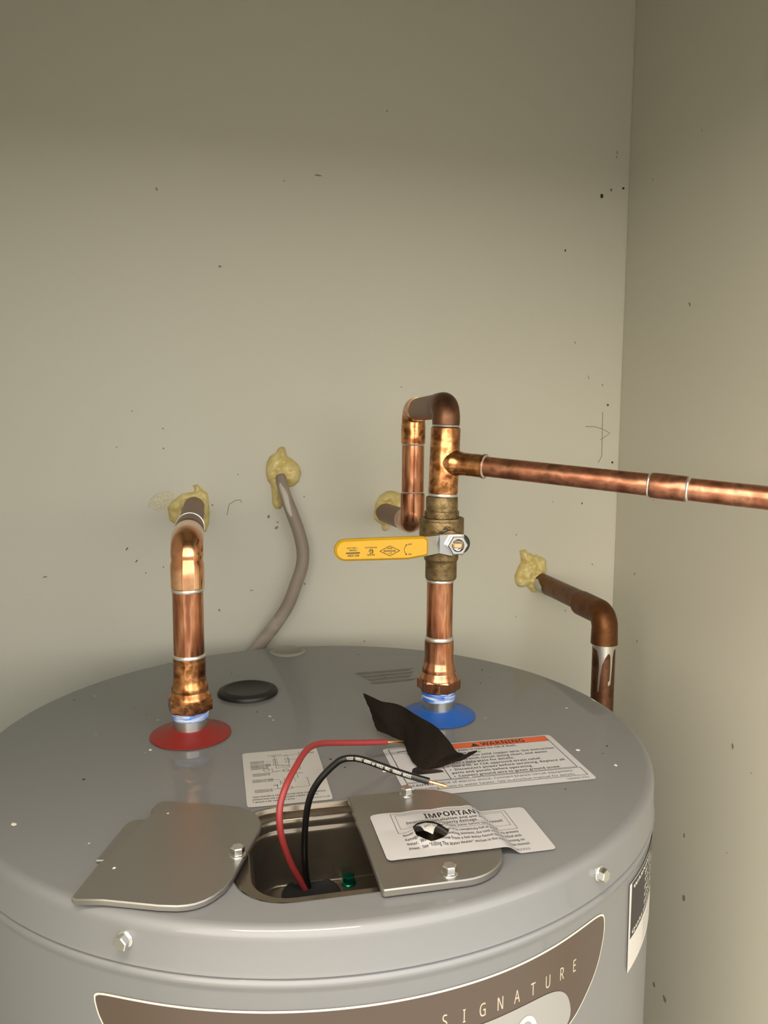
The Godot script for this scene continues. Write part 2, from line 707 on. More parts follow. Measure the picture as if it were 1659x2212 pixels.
# ---------------------------------------------------------------- the setting
func room() -> void:
	var w := wall_paint()
	# lamp on the outside wall above the doorway
	var lamp := thing("wall_lamp", "long white lamp on the outside wall above the closet doorway", "lamp", Vector3(-0.1, 2.28, -0.17))
	part("lamp_base", box(Vector3(-0.36, 2.26, -0.17), Vector3(0.16, 2.36, 0.1), 0.006), plain("white trim", Color(0.85, 0.84, 0.8), 0.4), lamp)
	var lg := plain("lit diffuser", Color(0.9, 0.9, 0.9), 0.5)
	lg.emission_enabled = true
	lg.emission = Color(1.0, 0.95, 0.88)
	lg.emission_energy_multiplier = 4.0
	part("diffuser", box(Vector3(-0.34, 2.245, -0.14), Vector3(0.14, 2.26, 0.08), 0.004), lg, lamp)
	var l := AreaLight3D.new()
	l.name = "wall_lamp_light"
	l.area_size = Vector2(0.48, 0.22)
	l.area_normalize_energy = true
	l.light_color = Color(1.0, 0.95, 0.88)
	l.light_energy = 1.5
	l.area_range = 6.0
	l.area_attenuation = 2.0
	l.shadow_enabled = true
	add_child(l)
	l.transform = Transform3D(Basis.looking_at(Vector3.DOWN, Vector3.BACK), Vector3(-0.1, 2.24, -0.03))
	struct("wall_back", box(Vector3(-0.365, 0, WZ - 0.1), Vector3(WX + 0.1, 2.44, WZ)), w)
	struct("wall_right", box(Vector3(WX, 0, WZ), Vector3(WX + 0.1, 2.44, -0.27)), w)
	struct("wall_left", box(Vector3(-0.365, 0, WZ), Vector3(-0.265, 2.44, -0.27)), w)
	# front wall of the closet with its doorway; the photographer stands in it
	var front := PackedVector2Array([Vector2(-2.4, 0), Vector2(-0.245, 0), Vector2(-0.245, HEAD), Vector2(0.48, HEAD), Vector2(0.48, 0), Vector2(2.4, 0), Vector2(2.4, 2.54), Vector2(-2.4, 2.54)])
	struct("wall_front", slab(front, Transform3D(Basis(), Vector3(0, 0, -0.27)), 0.1, 0.001), w)
	var casing := PackedVector2Array([Vector2(-0.315, 0), Vector2(-0.247, 0), Vector2(-0.247, HEAD + 0.002), Vector2(0.482, HEAD + 0.002), Vector2(0.482, 0), Vector2(0.55, 0), Vector2(0.55, HEAD + 0.07), Vector2(-0.315, HEAD + 0.07)])
	struct("trim_1", slab(casing, Transform3D(Basis(), Vector3(0, 0, -0.17)), 0.016, 0.004), plain("white trim", Color(0.85, 0.84, 0.8), 0.4))
	struct("floor", box(Vector3(-0.365, -0.1, WZ - 0.1), Vector3(0.6, 0, -0.17)), mottled("concrete floor", [Color(0.42, 0.4, 0.37), Color(0.5, 0.48, 0.44)], [0.3, 0.7], 0.7, 0.0, 3.0))
	struct("ground", box(Vector3(-4, -0.2, -0.17), Vector3(4, -0.02, 5.0)), mottled("concrete paving", [Color(0.7, 0.68, 0.64), Color(0.77, 0.75, 0.7)], [0.3, 0.7], 0.8, 0.0, 1.0))
	struct("ceiling", box(Vector3(-0.365, 2.44, WZ - 0.1), Vector3(0.6, 2.54, -0.27)), plain("ceiling white", Color(0.78, 0.76, 0.7), 0.8))

# ---------------------------------------------------------------- the tank
func opening() -> PackedVector2Array:
	return rrect(0.0073, 0.157, -0.4727, -0.371, 0.03)

func water_heater() -> Node3D:
	var o := thing("water_heater", "grey cylindrical tank water heater with a round flat lid", "water heater", Vector3(CX, 0, CZ))
	var s := begin()
	var rim := ngon(160, 0.2452)
	for i in rim.size():
		rim[i] = rim[i] * Vector2(EX, EZ) + Vector2(CX, CZ)
	flat_cap(s, keyhole(rim, opening()), func(q: Vector2) -> Vector3: return P(q.x, 0, q.y), Vector3.UP, box_of(rim))
	var sk := lathe(P(CX, 0, CZ), Vector3.UP, [[0.2492, -0.0250], [0.2512, -0.0252], [0.2519, -0.0246], [0.2517, -0.0237], [0.2513, -0.0225], [0.2513, -0.0062], [0.2509, -0.0038], [0.2500, -0.0021], [0.2485, -0.0009], [0.2468, -0.0002], [0.2452, 0.0]], 160, false, false)
	s.append_from(sk, 0, squash())
	part("lid", s.commit(), tank_paint(), o)
	var js := begin()
	js.append_from(lathe(P(CX, 0, CZ), Vector3.UP, [[0.24, -1.425], [0.2505, -1.42], [0.251, -1.415], [0.251, -0.0335], [0.2513, -0.0318], [0.2522, -0.0300], [0.2524, -0.0285], [0.2516, -0.0268], [0.2495, -0.0256]], 160, true, false), 0, squash())
	part("jacket", js.commit(), tank_paint(), o)
	for a in [0.6, 2.7, 4.8]:
		part("foot", lathe(Vector3(CX + cos(a) * 0.2, 0, CZ + sin(a) * 0.2), Vector3.UP, [[0.02, 0.0], [0.022, 0.003], [0.016, 0.03]], 20), plain("black plastic", Color(0.025, 0.025, 0.024), 0.5), o)
	for k in [[hot, "red plastic ring round the hot nipple", Color(0.5, 0.11, 0.08)], [cold, "blue plastic ring round the cold nipple", Color(0.09, 0.33, 0.64)]]:
		var c: Vector2 = k[0]
		var fl := part("ring_flange", lathe(P(c.x, 0, c.y), Vector3.UP, [[0.0305, 0.0002], [0.0312, 0.0006], [0.0312, 0.0012], [0.030, 0.0017], [0.024, 0.0031], [0.0165, 0.0056], [0.0145, 0.0066], [0.0134, 0.0068]], 64), plain(k[1], k[2], 0.45), o, k[1])
		var np := part("nipple", lathe(P(c.x, 0, c.y), Vector3.UP, [[0.0133, 0.004], [0.0133, 0.0215]], 40), steel(), o, "zinc-plated steel nipple")
		var tp := mottled("thread tape", [Color(0.2, 0.4, 0.75), Color(0.35, 0.55, 0.85), Color(0.85, 0.87, 0.88)], [0.35, 0.5, 0.58], 0.5, 0.0, 60.0, 0.012, 51)
		tp.uv1_scale = Vector3(14, 90, 14)
		part("thread_tape", lathe(P(c.x, 0, c.y), Vector3.UP, [[0.0133, 0.0142], [0.0138, 0.0144], [0.0141, 0.0158], [0.0137, 0.0163], [0.0142, 0.018], [0.0138, 0.0186], [0.0144, 0.02], [0.0142, 0.0226], [0.013, 0.0232]], 40), tp, np)
	part("plug_cap", lathe(P(0.0289, 0, -0.6923), Vector3.UP, [[0.0255, 0.0], [0.027, 0.0004], [0.0271, 0.0016], [0.0262, 0.0034], [0.0232, 0.0046], [0.021, 0.0049], [0.0204, 0.0045], [0.0, 0.0043]], 64), plain("black plastic", Color(0.025, 0.025, 0.024), 0.5), o, "black round plastic plug cap")
	part("plug_cap", lathe(P(0.077, 0, -0.8153), Vector3.UP, [[0.0195, 0.0], [0.0197, 0.0006], [0.0188, 0.0016], [0.016, 0.0022], [0.015, 0.0014], [0.0, 0.0011]], 64), plain("pale grey plastic", Color(0.56, 0.55, 0.51), 0.5), o, "pale grey round plastic plug cap")
	var st := begin()
	for k in [[0.1345, 0.1950, -0.7290], [0.1385, 0.1930, -0.7190], [0.1420, 0.1890, -0.7090], [0.1440, 0.1900, -0.6990]]:
		var strip := PackedVector2Array([Vector2(k[0], k[2]), Vector2(k[1], k[2] - 0.004), Vector2(k[1] - 0.004, k[2] + 0.002), Vector2(k[0] + 0.003, k[2] + 0.0065)])
		flat_cap(st, strip, func(q: Vector2) -> Vector3: return P(q.x, 0.00015, q.y), Vector3.UP, box_of(strip))
	part("scuffed_paint", st.commit(), plain("scuffed enamel", Color(0.43, 0.42, 0.4), 0.5, 0.3), o, "dull scuffed streaks in the lid's paint")
	for a in [-29.7, 31.1]:
		var d := Vector3(sin(deg_to_rad(a)), 0, cos(deg_to_rad(a)))
		part("hex_screw", screw(P(CX, -0.0120, CZ) + d * Vector3(EX, 1, EZ) * 0.2512, d, 0.25), steel(), o, "bright hex washer screw")
	return o

func squash() -> Transform3D:
	return Transform3D(Basis.from_scale(Vector3(EX, 1, EZ)), Vector3(CX - CX * EX, 0, CZ - CZ * EZ))

func screw(at: Vector3, axis: Vector3, turn: float) -> ArrayMesh:
	var s := begin()
	lathe_to(s, at, axis, [[0.0046, 0.0], [0.0047, 0.0006], [0.0043, 0.0011], [0.0034, 0.0014]], 28)
	var b := Basis.looking_at(-axis, Vector3.UP if absf(axis.y) < 0.9 else Vector3.BACK)
	slab_to(s, ngon(6, 0.0040, turn), Transform3D(b, at + axis * 0.0012), 0.0040, 0.0005)
	lathe_to(s, at, axis, [[0.0026, 0.0052], [0.0023, 0.0048], [0.0, 0.0048]], 20, false, false)
	return s.commit()

func junction(heater: Node3D) -> void:
	var s := begin()
	var rings := []
	for k in [[-0.0004, 0.0002, 0.0], [0.0003, -0.0003, 0.0], [0.0006, -0.0028, 0.0], [0.0012, -0.0033, 0.0], [0.0090, -0.0033, 1.0], [0.0100, -0.0034, 1.0], [0.0114, -0.0037, 1.0], [0.0128, -0.0044, 1.0], [0.0139, -0.0054, 1.0], [0.0146, -0.0067, 1.0], [0.0149, -0.0082, 1.0], [0.0150, -0.0092, 1.0], [0.0156, -0.0098, 1.0], [0.0166, -0.0101, 1.0], [0.0178, -0.0108, 1.0], [0.0188, -0.0118, 1.0], [0.0195, -0.0131, 1.0], [0.0197, -0.0146, 1.0], [0.0204, -0.040, 1.0], [0.0214, -0.0430, 1.0], [0.0230, -0.0445, 1.0], [0.0245, -0.045, 1.0]]:
		var d: float = minf(k[0], 0.009) + maxf(0.0, k[0] - 0.009) * 0.35
		var r := PackedVector3Array()
		# the flange is wider along the front
		for q in rrect(0.0073 + d, 0.157 - d, -0.4727 + d, -0.371 - d, 0.03 - d * 0.9):
			r.append(P(q.x, k[1], q.y))
		rings.append(r)
	loft(s, rings, false, true)
	var m := plain("bare brown-grey steel", Color(0.44, 0.4, 0.345), 0.22, 0.8)
	var box_ := part("junction_box", s.commit(), m, heater, "recessed bare metal junction box")
	part("cable_hole", lathe(P(0.0553, -0.0449, -0.4455), Vector3.UP, [[0.018, 0.0], [0.0182, 0.0009], [0.017, 0.0012], [0.016, 0.0004], [0.0, 0.0003]], 40), plain("black rubber", Color(0.02, 0.02, 0.02), 0.7), box_)
	part("ground_screw", screw(P(0.0800, -0.0449, -0.4530), Vector3.UP, 0.3), plain("green zinc", Color(0.02, 0.42, 0.32), 0.25, 0.9), box_, "green ground screw")

# ---------------------------------------------------------------- printed labels on the lid
func paper(heater: Node3D, called: String, r: Rect2, h: float, corner: float, img: Image, label: String) -> void:
	var poly := rrect(r.position.x, r.end.x, r.position.y, r.end.y, corner, 5)
	var m := sheet(poly, PackedVector2Array(), 0.006, func(q: Vector2) -> Vector3: return P(q.x, h, q.y), Vector3.UP)
	part(called, m, printed(img, called + " print", 0.45), heater, label)

func labels(heater: Node3D) -> void:
	var k := Color(0.07, 0.07, 0.07)
	var g := Color(0.71, 0.705, 0.7)
	# warning label
	var im := new_img(1200, 700, g)
	put_frame(im, Rect2(40, 16, 1116, 500), 5, k)
	im.fill_rect(Rect2i(322, 19, 832, 74), Color(0.8, 0.32, 0.13))
	put_line(im, Vector2(40, 94), Vector2(1156, 94), 4, k)
	put_line(im, Vector2(320, 16), Vector2(320, 516), 5, k)
	fit_text(im, "WARNING", Vector2(672, 82), 318, 76, k, true)
	put_poly(im, PackedVector2Array([Vector2(596, 82), Vector2(628, 30), Vector2(660, 82)]), k)
	put_path(im, [Vector2(90, 70), Vector2(170, 60), Vector2(150, 120), Vector2(220, 105)], 8, k)
	put_poly(im, PackedVector2Array([Vector2(90, 420), Vector2(125, 330), Vector2(175, 300), Vector2(215, 345), Vector2(300, 385), Vector2(305, 415), Vector2(240, 420)]), k)
	var y := 134
	for t in [["Disconnect power to reduce the risk of death,", 560, true], ["electric shock or fire:", 290, true], ["•  Use proper size solid copper wire. See instruction", 790, false], ["manual, branch circuit sizing chart, and water", 720, false], ["heater's data plate for details.", 470, false], ["•  Use a UL or CSA approved strain relief.", 640, false], ["•  Disconnect power before servicing. Replace all", 780, false], ["parts and panels before operating.", 540, false], ["•  Connect ground wire to green ground screw.", 710, false]]:
		fit_text(im, t[0], Vector2(345, y), t[1], 37, k, true)
		y += 46
	put_frame(im, Rect2(40, 528, 1130, 104), 5, k)
	fit_text(im, "CAUTION:", Vector2(60, 572), 170, 34, k, true)
	fit_text(im, "Risk of electric shock. Connect branch circuit equipment", Vector2(240, 572), 860, 34, k)
	fit_text(im, "grounding means to water heater. See instruction manual for details.", Vector2(60, 620), 1040, 34, k)
	fit_text(im, "100281973", Vector2(1010, 674), 150, 28, k)
	paper(heater, "warning_label", Rect2(0.1217, -0.5455, 0.1357, 0.0788), 0.0004, 0.003, im, "silver warning label with an orange band")
	# wiring diagram
	var d := new_img(700, 1060, Color(0.68, 0.665, 0.64))
	put_line(d, Vector2(230, 100), Vector2(360, 100), 6, k)
	for q in [[60, 215, 60], [60, 285, 110], [60, 335, 90], [70, 470, 75], [60, 590, 110], [70, 780, 80]]:
		for j in 3:
			put_text(d, "THERMOSTAT WIRE".substr(0, 6 + (q[2] / 12)), Vector2(q[0], q[1] + j * 20), 20, k, true)
	for l in [[[170, 215], [260, 230]], [[180, 285], [270, 310]], [[160, 350], [200, 380]], [[155, 490], [320, 440]], [[180, 580], [300, 610]], [[160, 800], [370, 760]]]:
		put_line(d, Vector2(l[0][0], l[0][1]), Vector2(l[1][0], l[1][1]), 3, k)
	put_path(d, [Vector2(290, 140), Vector2(290, 380), Vector2(410, 380), Vector2(410, 160)], 4, k)
	put_path(d, [Vector2(300, 130), Vector2(520, 120), Vector2(520, 80), Vector2(560, 80), Vector2(560, 150), Vector2(520, 150)], 4, k)
	put_path(d, [Vector2(410, 220), Vector2(500, 220), Vector2(500, 440), Vector2(460, 440), Vector2(460, 600), Vector2(340, 600), Vector2(340, 660)], 4, k)
	put_path(d, [Vector2(250, 380), Vector2(250, 440), Vector2(440, 440)], 4, k)
	put_path(d, [Vector2(300, 640), Vector2(340, 680), Vector2(300, 700), Vector2(300, 640)], 4, k)
	put_path(d, [Vector2(270, 700), Vector2(270, 780), Vector2(540, 780), Vector2(540, 620), Vector2(520, 620)], 4, k)
	put_path(d, [Vector2(350, 620), Vector2(430, 620), Vector2(430, 680)], 3, k)
	for q in [[290, 200], [290, 250], [290, 300], [400, 200], [400, 260], [330, 330], [380, 340]]:
		put_frame(d, Rect2(q[0] - 18, q[1] - 12, 36, 24), 4, k)
	for q in [[200, 400], [370, 440], [370, 780]]:
		for a in 24:
			put_line(d, Vector2(q[0], q[1]) + Vector2(cos(a * TAU / 24), sin(a * TAU / 24)) * 26, Vector2(q[0], q[1]) + Vector2(cos((a + 1) * TAU / 24), sin((a + 1) * TAU / 24)) * 26, 4, k)
	put_text(d, "RED", Vector2(262, 132), 22, k, true)
	put_text(d, "BLK", Vector2(380, 132), 22, k, true)
	put_text(d, "BLK", Vector2(470, 520), 22, k, true)
	put_text(d, "RED", Vector2(235, 720), 22, k, true)
	put_text(d, "WIRE", Vector2(590, 120), 30, k, true)
	fit_text(d, "THIS HEATER IS EQUIPPED FOR NON-SIMULTANEOUS", Vector2(50, 905), 610, 32, k, true)
	fit_text(d, "OPERATION ON A STANDARD 2-WIRE CIRCUIT.", Vector2(45, 950), 550, 32, k, true)
	fit_text(d, "* WHITE FOR 120V AND 277V.", Vector2(45, 995), 350, 32, k, true)
	fit_text(d, "100262158", Vector2(480, 1010), 200, 32, k)
	paper(heater, "wiring_label", Rect2(0.0184, -0.5591, 0.0553, 0.084), 0.0004, 0.002, d, "white wiring diagram label")

# ---------------------------------------------------------------- badge and label on the jacket
func on_jacket(q: Vector2, r: float) -> Vector3:
	return P(CX + sin(q.x / 0.255) * r * EX, q.y, CZ + cos(q.x / 0.255) * r * EZ)

func jacket_poly(pts: Array) -> PackedVector2Array:
	var o := PackedVector2Array()
	for p in pts:
		o.append(Vector2(deg_to_rad(p[0]) * 0.255, p[1]))
	return o

func badge(heater: Node3D) -> void:
	var edge := jacket_poly([[-34.4, -0.049], [-34.1, -0.0455], [-32.5, -0.0440], [-26, -0.0428], [-10, -0.0419], [5, -0.0416], [15, -0.0412], [22, -0.0399], [28, -0.0381], [31.5, -0.0379], [32.8, -0.0405], [33.1, -0.045], [33.1, -0.0542], [31.7, -0.0713], [28.8, -0.0848], [26.3, -0.0935], [19, -0.107], [10, -0.115], [0, -0.118], [-10, -0.115], [-19, -0.107], [-26, -0.0935], [-31, -0.074], [-33.5, -0.061]])
	edge = rounded(edge)
	var inner := PackedVector2Array()
	for q in Geometry2D.offset_polygon(edge, -0.0011)[0]:
		inner.append(q)
	var b := part("badge", sheet(edge, PackedVector2Array(), 0.004, func(q: Vector2) -> Vector3: return on_jacket(q, 0.2513), Vector3.BACK), plain("cream border", Color(0.85, 0.8, 0.73), 0.35), heater, "brown badge with a cream border")
	var r := box_of(inner)
	var w := 2000
	var h := int(w * r.size.y / r.size.x)
	var im := new_img(w, h, Color(0.3, 0.25, 0.21))
	var word := "SIGNATURE"
	for i in word.length():
		var sx := deg_to_rad(6.86 + i * 2.4425) * 0.255
		var px := Vector2((sx - r.position.x) / r.size.x * w, (-0.0626 - r.position.y) / r.size.y * h)
		# texture rows run upwards with h
		var tmp := new_img(90, 120, Color(0.3, 0.25, 0.21))
		put_text(tmp, word[i], Vector2(45, 104), 82, Color(0.72, 0.66, 0.58), false, 0.62, 1)
		tmp.flip_y()
		tmp.resize(78, 100)
		im.blit_rect(tmp, Rect2i(0, 0, 78, 100), Vector2i(int(px.x) - 39, int(px.y) - 13))
	part("brown_panel", sheet(inner, PackedVector2Array(), 0.004, func(q: Vector2) -> Vector3: return on_jacket(q, 0.2515), Vector3.BACK), printed(im, "brown badge print", 0.3), b)
	var win := jacket_poly([[-22, -0.068], [-10, -0.0672], [11, -0.067], [18, -0.0656], [22, -0.0658], [24.2, -0.0695], [25.5, -0.077], [26.0, -0.089], [24, -0.096], [18, -0.102], [0, -0.107], [-18, -0.102], [-25, -0.089], [-24.8, -0.077]])
	part("grey_window", sheet(rounded(win), PackedVector2Array(), 0.004, func(q: Vector2) -> Vector3: return on_jacket(q, 0.2518), Vector3.BACK), plain("silver print", Color(0.56, 0.55, 0.53), 0.35), b)
	var o1 := PackedVector2Array()
	var o2 := PackedVector2Array()
	for k in 28:
		var a := TAU * k / 28
		var c := Vector2(deg_to_rad(18.0) * 0.255, -0.0840)
		o1.append(c + Vector2(cos(a) * 0.0078, sin(a) * 0.0115))
		o2.append(c + Vector2(cos(a) * 0.0050, sin(a) * 0.0085))
	part("numeral", sheet(o1, o2, 0.0012, func(q: Vector2) -> Vector3: return on_jacket(q, 0.2521), Vector3.BACK), plain("cream border", Color(0.85, 0.8, 0.73), 0.35), b)
	# data label on the right side of the jacket
	var li := new_img(900, 900, Color(0.8, 0.78, 0.75))
	li.fill_rect(Rect2i(24, 330, 860, 560), Color(0.13, 0.12, 0.14))
	var t1 := new_img(900, 900, Color(0, 0, 0, 0))
	var lines := ["WARNING", "IF THIS UNIT HAS BEEN EXPOSED", "TO FLOODING, FIRE OR DAMAGE,", "DO NOT OPERATE THE HEATER", "UNTIL ALL CORRECTIVE STEPS", "HAVE BEEN MADE BY A", "QUALIFIED SERVICE AGENCY"]
	for i in lines.size():
		put_text(t1, lines[i], Vector2(40 if i in [0, 6] else 200, 90 + i * 76), 56, Color(0.85, 0.83, 0.78), true)
	for i in 5:
		put_text(t1, "Read the instruction manual before use", Vector2(200, 650 + i * 48), 36, Color(0.35, 0.33, 0.32))
	t1.flip_y()
	li.blend_rect(t1, Rect2i(0, 0, 900, 900), Vector2i.ZERO)
	var lr := jacket_poly([[40.6, -0.0385], [76, -0.0385], [76, -0.0990], [41.0, -0.0982]])
	part("data_label", sheet(lr, PackedVector2Array(), 0.004, func(q: Vector2) -> Vector3: return on_jacket(q, 0.2516), Vector3(0.8, 0, 0.6)), printed(li, "data label print", 0.45), heater, "white data label with a black block")

# ---------------------------------------------------------------- pipework
func ring(parent: Node3D, at: Vector3, axis: Vector3, r: float, w := 0.0024) -> void:
	part("solder_ring", lathe(at - axis * w / 2, axis, [[r - 0.0012, 0.0], [r - 0.0001, w * 0.15], [r + 0.0003, w * 0.45], [r, w * 0.75], [r - 0.0014, w]], 40, false, false), solder(), parent)

func adapter(parent: Node3D, c: Vector2, s0: float, fit: float, mat: Material, bell: float) -> void:
	# female threaded adapter: hex collar, bell and solder cup
	var s := begin()
	var xf := on_lid(s0)
	xf.origin += Vector3(c.x, 0, c.y)
	lathe_to(s, P(c.x, 0, c.y), Vector3.UP, [[0.0138, s0], [0.0155, s0 + 0.0005], [0.0160, s0 + 0.0015], [0.0160, s0 + 0.0105], [0.0155, s0 + 0.0125], [0.0145, s0 + 0.0145], [0.0140, s0 + 0.0155], [bell, s0 + 0.0165], [bell + 0.0002, s0 + 0.0185], [bell - 0.0006, s0 + 0.0212], [fit + 0.0004, s0 + 0.0232], [fit, s0 + 0.026], [fit, s0 + 0.0425], [fit - 0.0006, s0 + 0.0432], [fit - 0.0016, s0 + 0.0432]], 48)
	slab_to(s, ngon(6, 0.0183, 0.35), xf.translated(Vector3(0, 0.0006, 0)), 0.0098, 0.0012)
	part("threaded_adapter", s.commit(), mat, parent)

func hot_pipe() -> void:
	var o := thing("hot_water_pipe", "short bright copper pipe rising from the red flange and turning into the wall", "pipe", P(hot.x, 0.0206, hot.y))
	var x := hot.x
	var z := hot.y
	adapter(o, hot, 0.0206, 0.01245, copper_heat(), 0.0140)
	part("pipe", lathe(P(x, 0, z), Vector3.UP, [[0.01175, 0.062], [0.01175, 0.121]], 48), copper(), o, "vertical copper pipe")
	ring(o, P(x, 0.0640, z), Vector3.UP, 0.0123, 0.0050)
	ring(o, P(x, 0.1163, z), Vector3.UP, 0.0122, 0.0040)
	var path := bent([P(x, 0.1178, z), P(x, 0.1525, z), P(x, 0.1525, z - 0.046)], 0.0135, 12)
	var pts := []
	var rad := []
	for k in [[0.1178, 0.0122], [0.1182, 0.0127], [0.136, 0.0128]]:
		pts.append(P(x, k[0], z))
		rad.append(k[1])
	for i in range(1, path.size() - 1):
		pts.append(path[i])
		rad.append(0.0120 if i < 3 else 0.0124)
	for k in [[0.016, 0.0124], [0.021, 0.0127], [0.0455, 0.0127], [0.046, 0.0122]]:
		pts.append(P(x, 0.1525, z - k[0]))
		rad.append(k[1])
	part("elbow", tube(pts, rad, 48), copper_polished(), o, "polished copper elbow")
	part("wall_pipe", lathe(P(x, 0.1525, WZ - 0.02), Vector3.BACK, [[0.0112, 0.0], [0.0112, 0.24]], 40), copper_weathered(), o)
	part("coupling", lathe(P(x, 0.1525, z - 0.099), Vector3.BACK, [[0.0112, 0.0], [0.0122, 0.0006], [0.0124, 0.04], [0.0112, 0.041]], 40), copper_weathered(), o)
	ring(o, P(x, 0.1525, z - 0.1), Vector3.BACK, 0.0127, 0.0022)

func cold_pipe() -> void:
	var o := thing("cold_inlet_pipe", "straight copper pipe between the blue flange and the ball valve", "pipe", P(cold.x, 0.0223, cold.y))
	adapter(o, cold, 0.0223, 0.0122, copper(), 0.0138)
	part("pipe", lathe(P(cold.x, 0, cold.y), Vector3.UP, [[0.0109, 0.063], [0.0109, 0.119]], 48), copper(), o)
	ring(o, P(cold.x, 0.0668, cold.y), Vector3.UP, 0.0117, 0.0050)
	ring(o, P(cold.x, 0.1158, cold.y), Vector3.UP, 0.0113, 0.0034)

func ball_valve() -> void:
	var x := 0.1842
	var z := -0.605
	var o := thing("ball_valve", "brass ball valve with a yellow lever standing crosswise on the cold pipe", "valve", P(x, 0.1165, z))
	var s := begin()
	lathe_to(s, P(x, 0, z), Vector3.UP, [[0.0112, 0.1167], [0.0120, 0.1169], [0.0127, 0.1176], [0.0130, 0.119], [0.0130, 0.1318], [0.0134, 0.1328], [0.0140, 0.1335], [0.0142, 0.1345], [0.0142, 0.1375], [0.0146, 0.139], [0.0160, 0.1425], [0.0168, 0.147], [0.0180, 0.1525], [0.0184, 0.1545], [0.0184, 0.1650], [0.0182, 0.1655], [0.0184, 0.1660], [0.0184, 0.1676], [0.0181, 0.1682], [0.0172, 0.1684], [0.0168, 0.1678], [0.013, 0.1678]], 56)
	var xf := on_lid(0.1676)
	xf.origin += Vector3(x, 0, z)
	slab_to(s, ngon(8, 0.0143, 0.2), xf, 0.0066, 0.0008)
	lathe_to(s, P(x, 0, z), Vector3.UP, [[0.0129, 0.1735], [0.0131, 0.1745], [0.0131, 0.1848], [0.0126, 0.1855], [0.0116, 0.1856]], 48)
	# boss of the stem
	lathe_to(s, P(x, 0.1506, z), Vector3.BACK, [[0.0105, 0.01], [0.0105, 0.0235], [0.0098, 0.025], [0.007, 0.0252]], 36)
	part("body", s.commit(), brass(), o)
	# stem, packing, nut
	part("packing_ring", lathe(P(x + 0.0078, 0.1499, z + 0.0175), Vector3.BACK, [[0.0075, 0.0], [0.0081, 0.0006], [0.0081, 0.0085], [0.0072, 0.0092]], 32), plain("dark green nylon", Color(0.02, 0.09, 0.09), 0.3), o, "dark green round collar")
	var st := begin()
	slab_to(st, rrect(x - 0.0034 + 0.0012, x + 0.0034 + 0.0012, 1.5987, 1.6028, 0.0012, 4), Transform3D(Basis(), Vector3(0, 0, z + 0.025)), 0.0155, 0.0006)
	part("stem", st.commit(), plain("brass stem", Color(0.86, 0.7, 0.52), 0.4, 0.5), o)
	# lever: flat steel hub, a slanted neck, a vinyl grip
	var h := begin()
	var hub := PackedVector2Array([Vector2(0.1722, 1.5936), Vector2(0.1722, 1.6087), Vector2(0.1925, 1.6090), Vector2(0.1935, 1.6080), Vector2(0.1935, 1.6025), Vector2(0.1926, 1.5980), Vector2(0.1878, 1.5920), Vector2(0.1822, 1.5912)])
	slab_to(h, hub, Transform3D(Basis(), Vector3(0, 0, -0.5755)), 0.0024, 0.0005)
	var nk := Transform3D(Basis.from_euler(Vector3(0, 0.42, 0)), Vector3(0.1727, 0, -0.5755))
	slab_to(h, PackedVector2Array([Vector2(-0.016, 1.5925), Vector2(0.0, 1.5936), Vector2(0.0, 1.6087), Vector2(-0.016, 1.6082)]), nk, 0.0024, 0.0005)
	slab_to(h, rrect(0.1000, 0.1600, 1.5938, 1.6065, 0.004), Transform3D(Basis(), Vector3(0, 0, -0.5690)), 0.0024, 0.0004)
	part("lever", h.commit(), plain("lever steel", Color(0.78, 0.79, 0.8), 0.2, 1.0), o, "shiny steel lever")
	var sn := slab_mesh_nut(P(0.1866, 0.1503, -0.5731))
	part("nut", sn, steel(), o, "hex nut on the stem")
	part("rivet", lathe(P(0.1828, 0.1578, z + 0.0182), Vector3(0, 0.4, 1).normalized(), [[0.0045, 0.0], [0.0045, 0.004], [0.003, 0.0055], [0.0, 0.006]], 24), steel(), o)
	var grip := PackedVector2Array()
	for k in 13:
		var a := deg_to_rad(90 + 180.0 * k / 12)
		grip.append(Vector2(0.0972 + cos(a) * 0.0082, 1.5996 + sin(a) * 0.0082))
	grip.append_array(PackedVector2Array([Vector2(0.12, 1.5912), Vector2(0.146, 1.5912), Vector2(0.1602, 1.5934), Vector2(0.1618, 1.595), Vector2(0.1618, 1.605), Vector2(0.1608, 1.6070), Vector2(0.158, 1.6086), Vector2(0.12, 1.6083)]))
	part("grip", slab(grip, Transform3D(Basis(), Vector3(0, 0, -0.5712)), 0.0070, 0.0016), plain("yellow vinyl", Color(0.79, 0.61, 0.1), 0.42), o, "yellow vinyl grip with black print")
	# print on the grip, standing on its head
	var im := new_img(1400, 260, Color(0, 0, 0, 0))
	var k := Color(0.08, 0.07, 0.03)
	put_text(im, "NO LEAD", Vector2(1130, 60), 58, k, true, 0.85)
	im.fill_rect(Rect2i(1120, 76, 250, 20), Color(0.08, 0.07, 0.03, 0.8))
	fit_text(im, "CONFORMS", Vector2(1170, 148), 140, 36, k, true)
	fit_text(im, "< .25% LEAD", Vector2(1150, 190), 200, 34, k, true)
	fit_text(im, "600 WOG", Vector2(850, 56), 140, 38, k, true)
	fit_text(im, "NSF/ANSI 61-G", Vector2(810, 190), 220, 34, k, true)
	for a in 20:
		put_line(im, Vector2(920, 106) + Vector2(cos(0.6 + a * 0.24), sin(0.6 + a * 0.24)) * 34, Vector2(920, 106) + Vector2(cos(0.84 + a * 0.24), sin(0.84 + a * 0.24)) * 34, 12, k)
	put_line(im, Vector2(900, 110), Vector2(960, 110), 10, k)
	put_path(im, [Vector2(400, 106), Vector2(580, 14), Vector2(760, 106), Vector2(580, 198)], 8, k, true)
	fit_text(im, "McDonald", Vector2(472, 122), 220, 56, k, true)
	fit_text(im, "A.Y.", Vector2(545, 72), 70, 36, k, true)
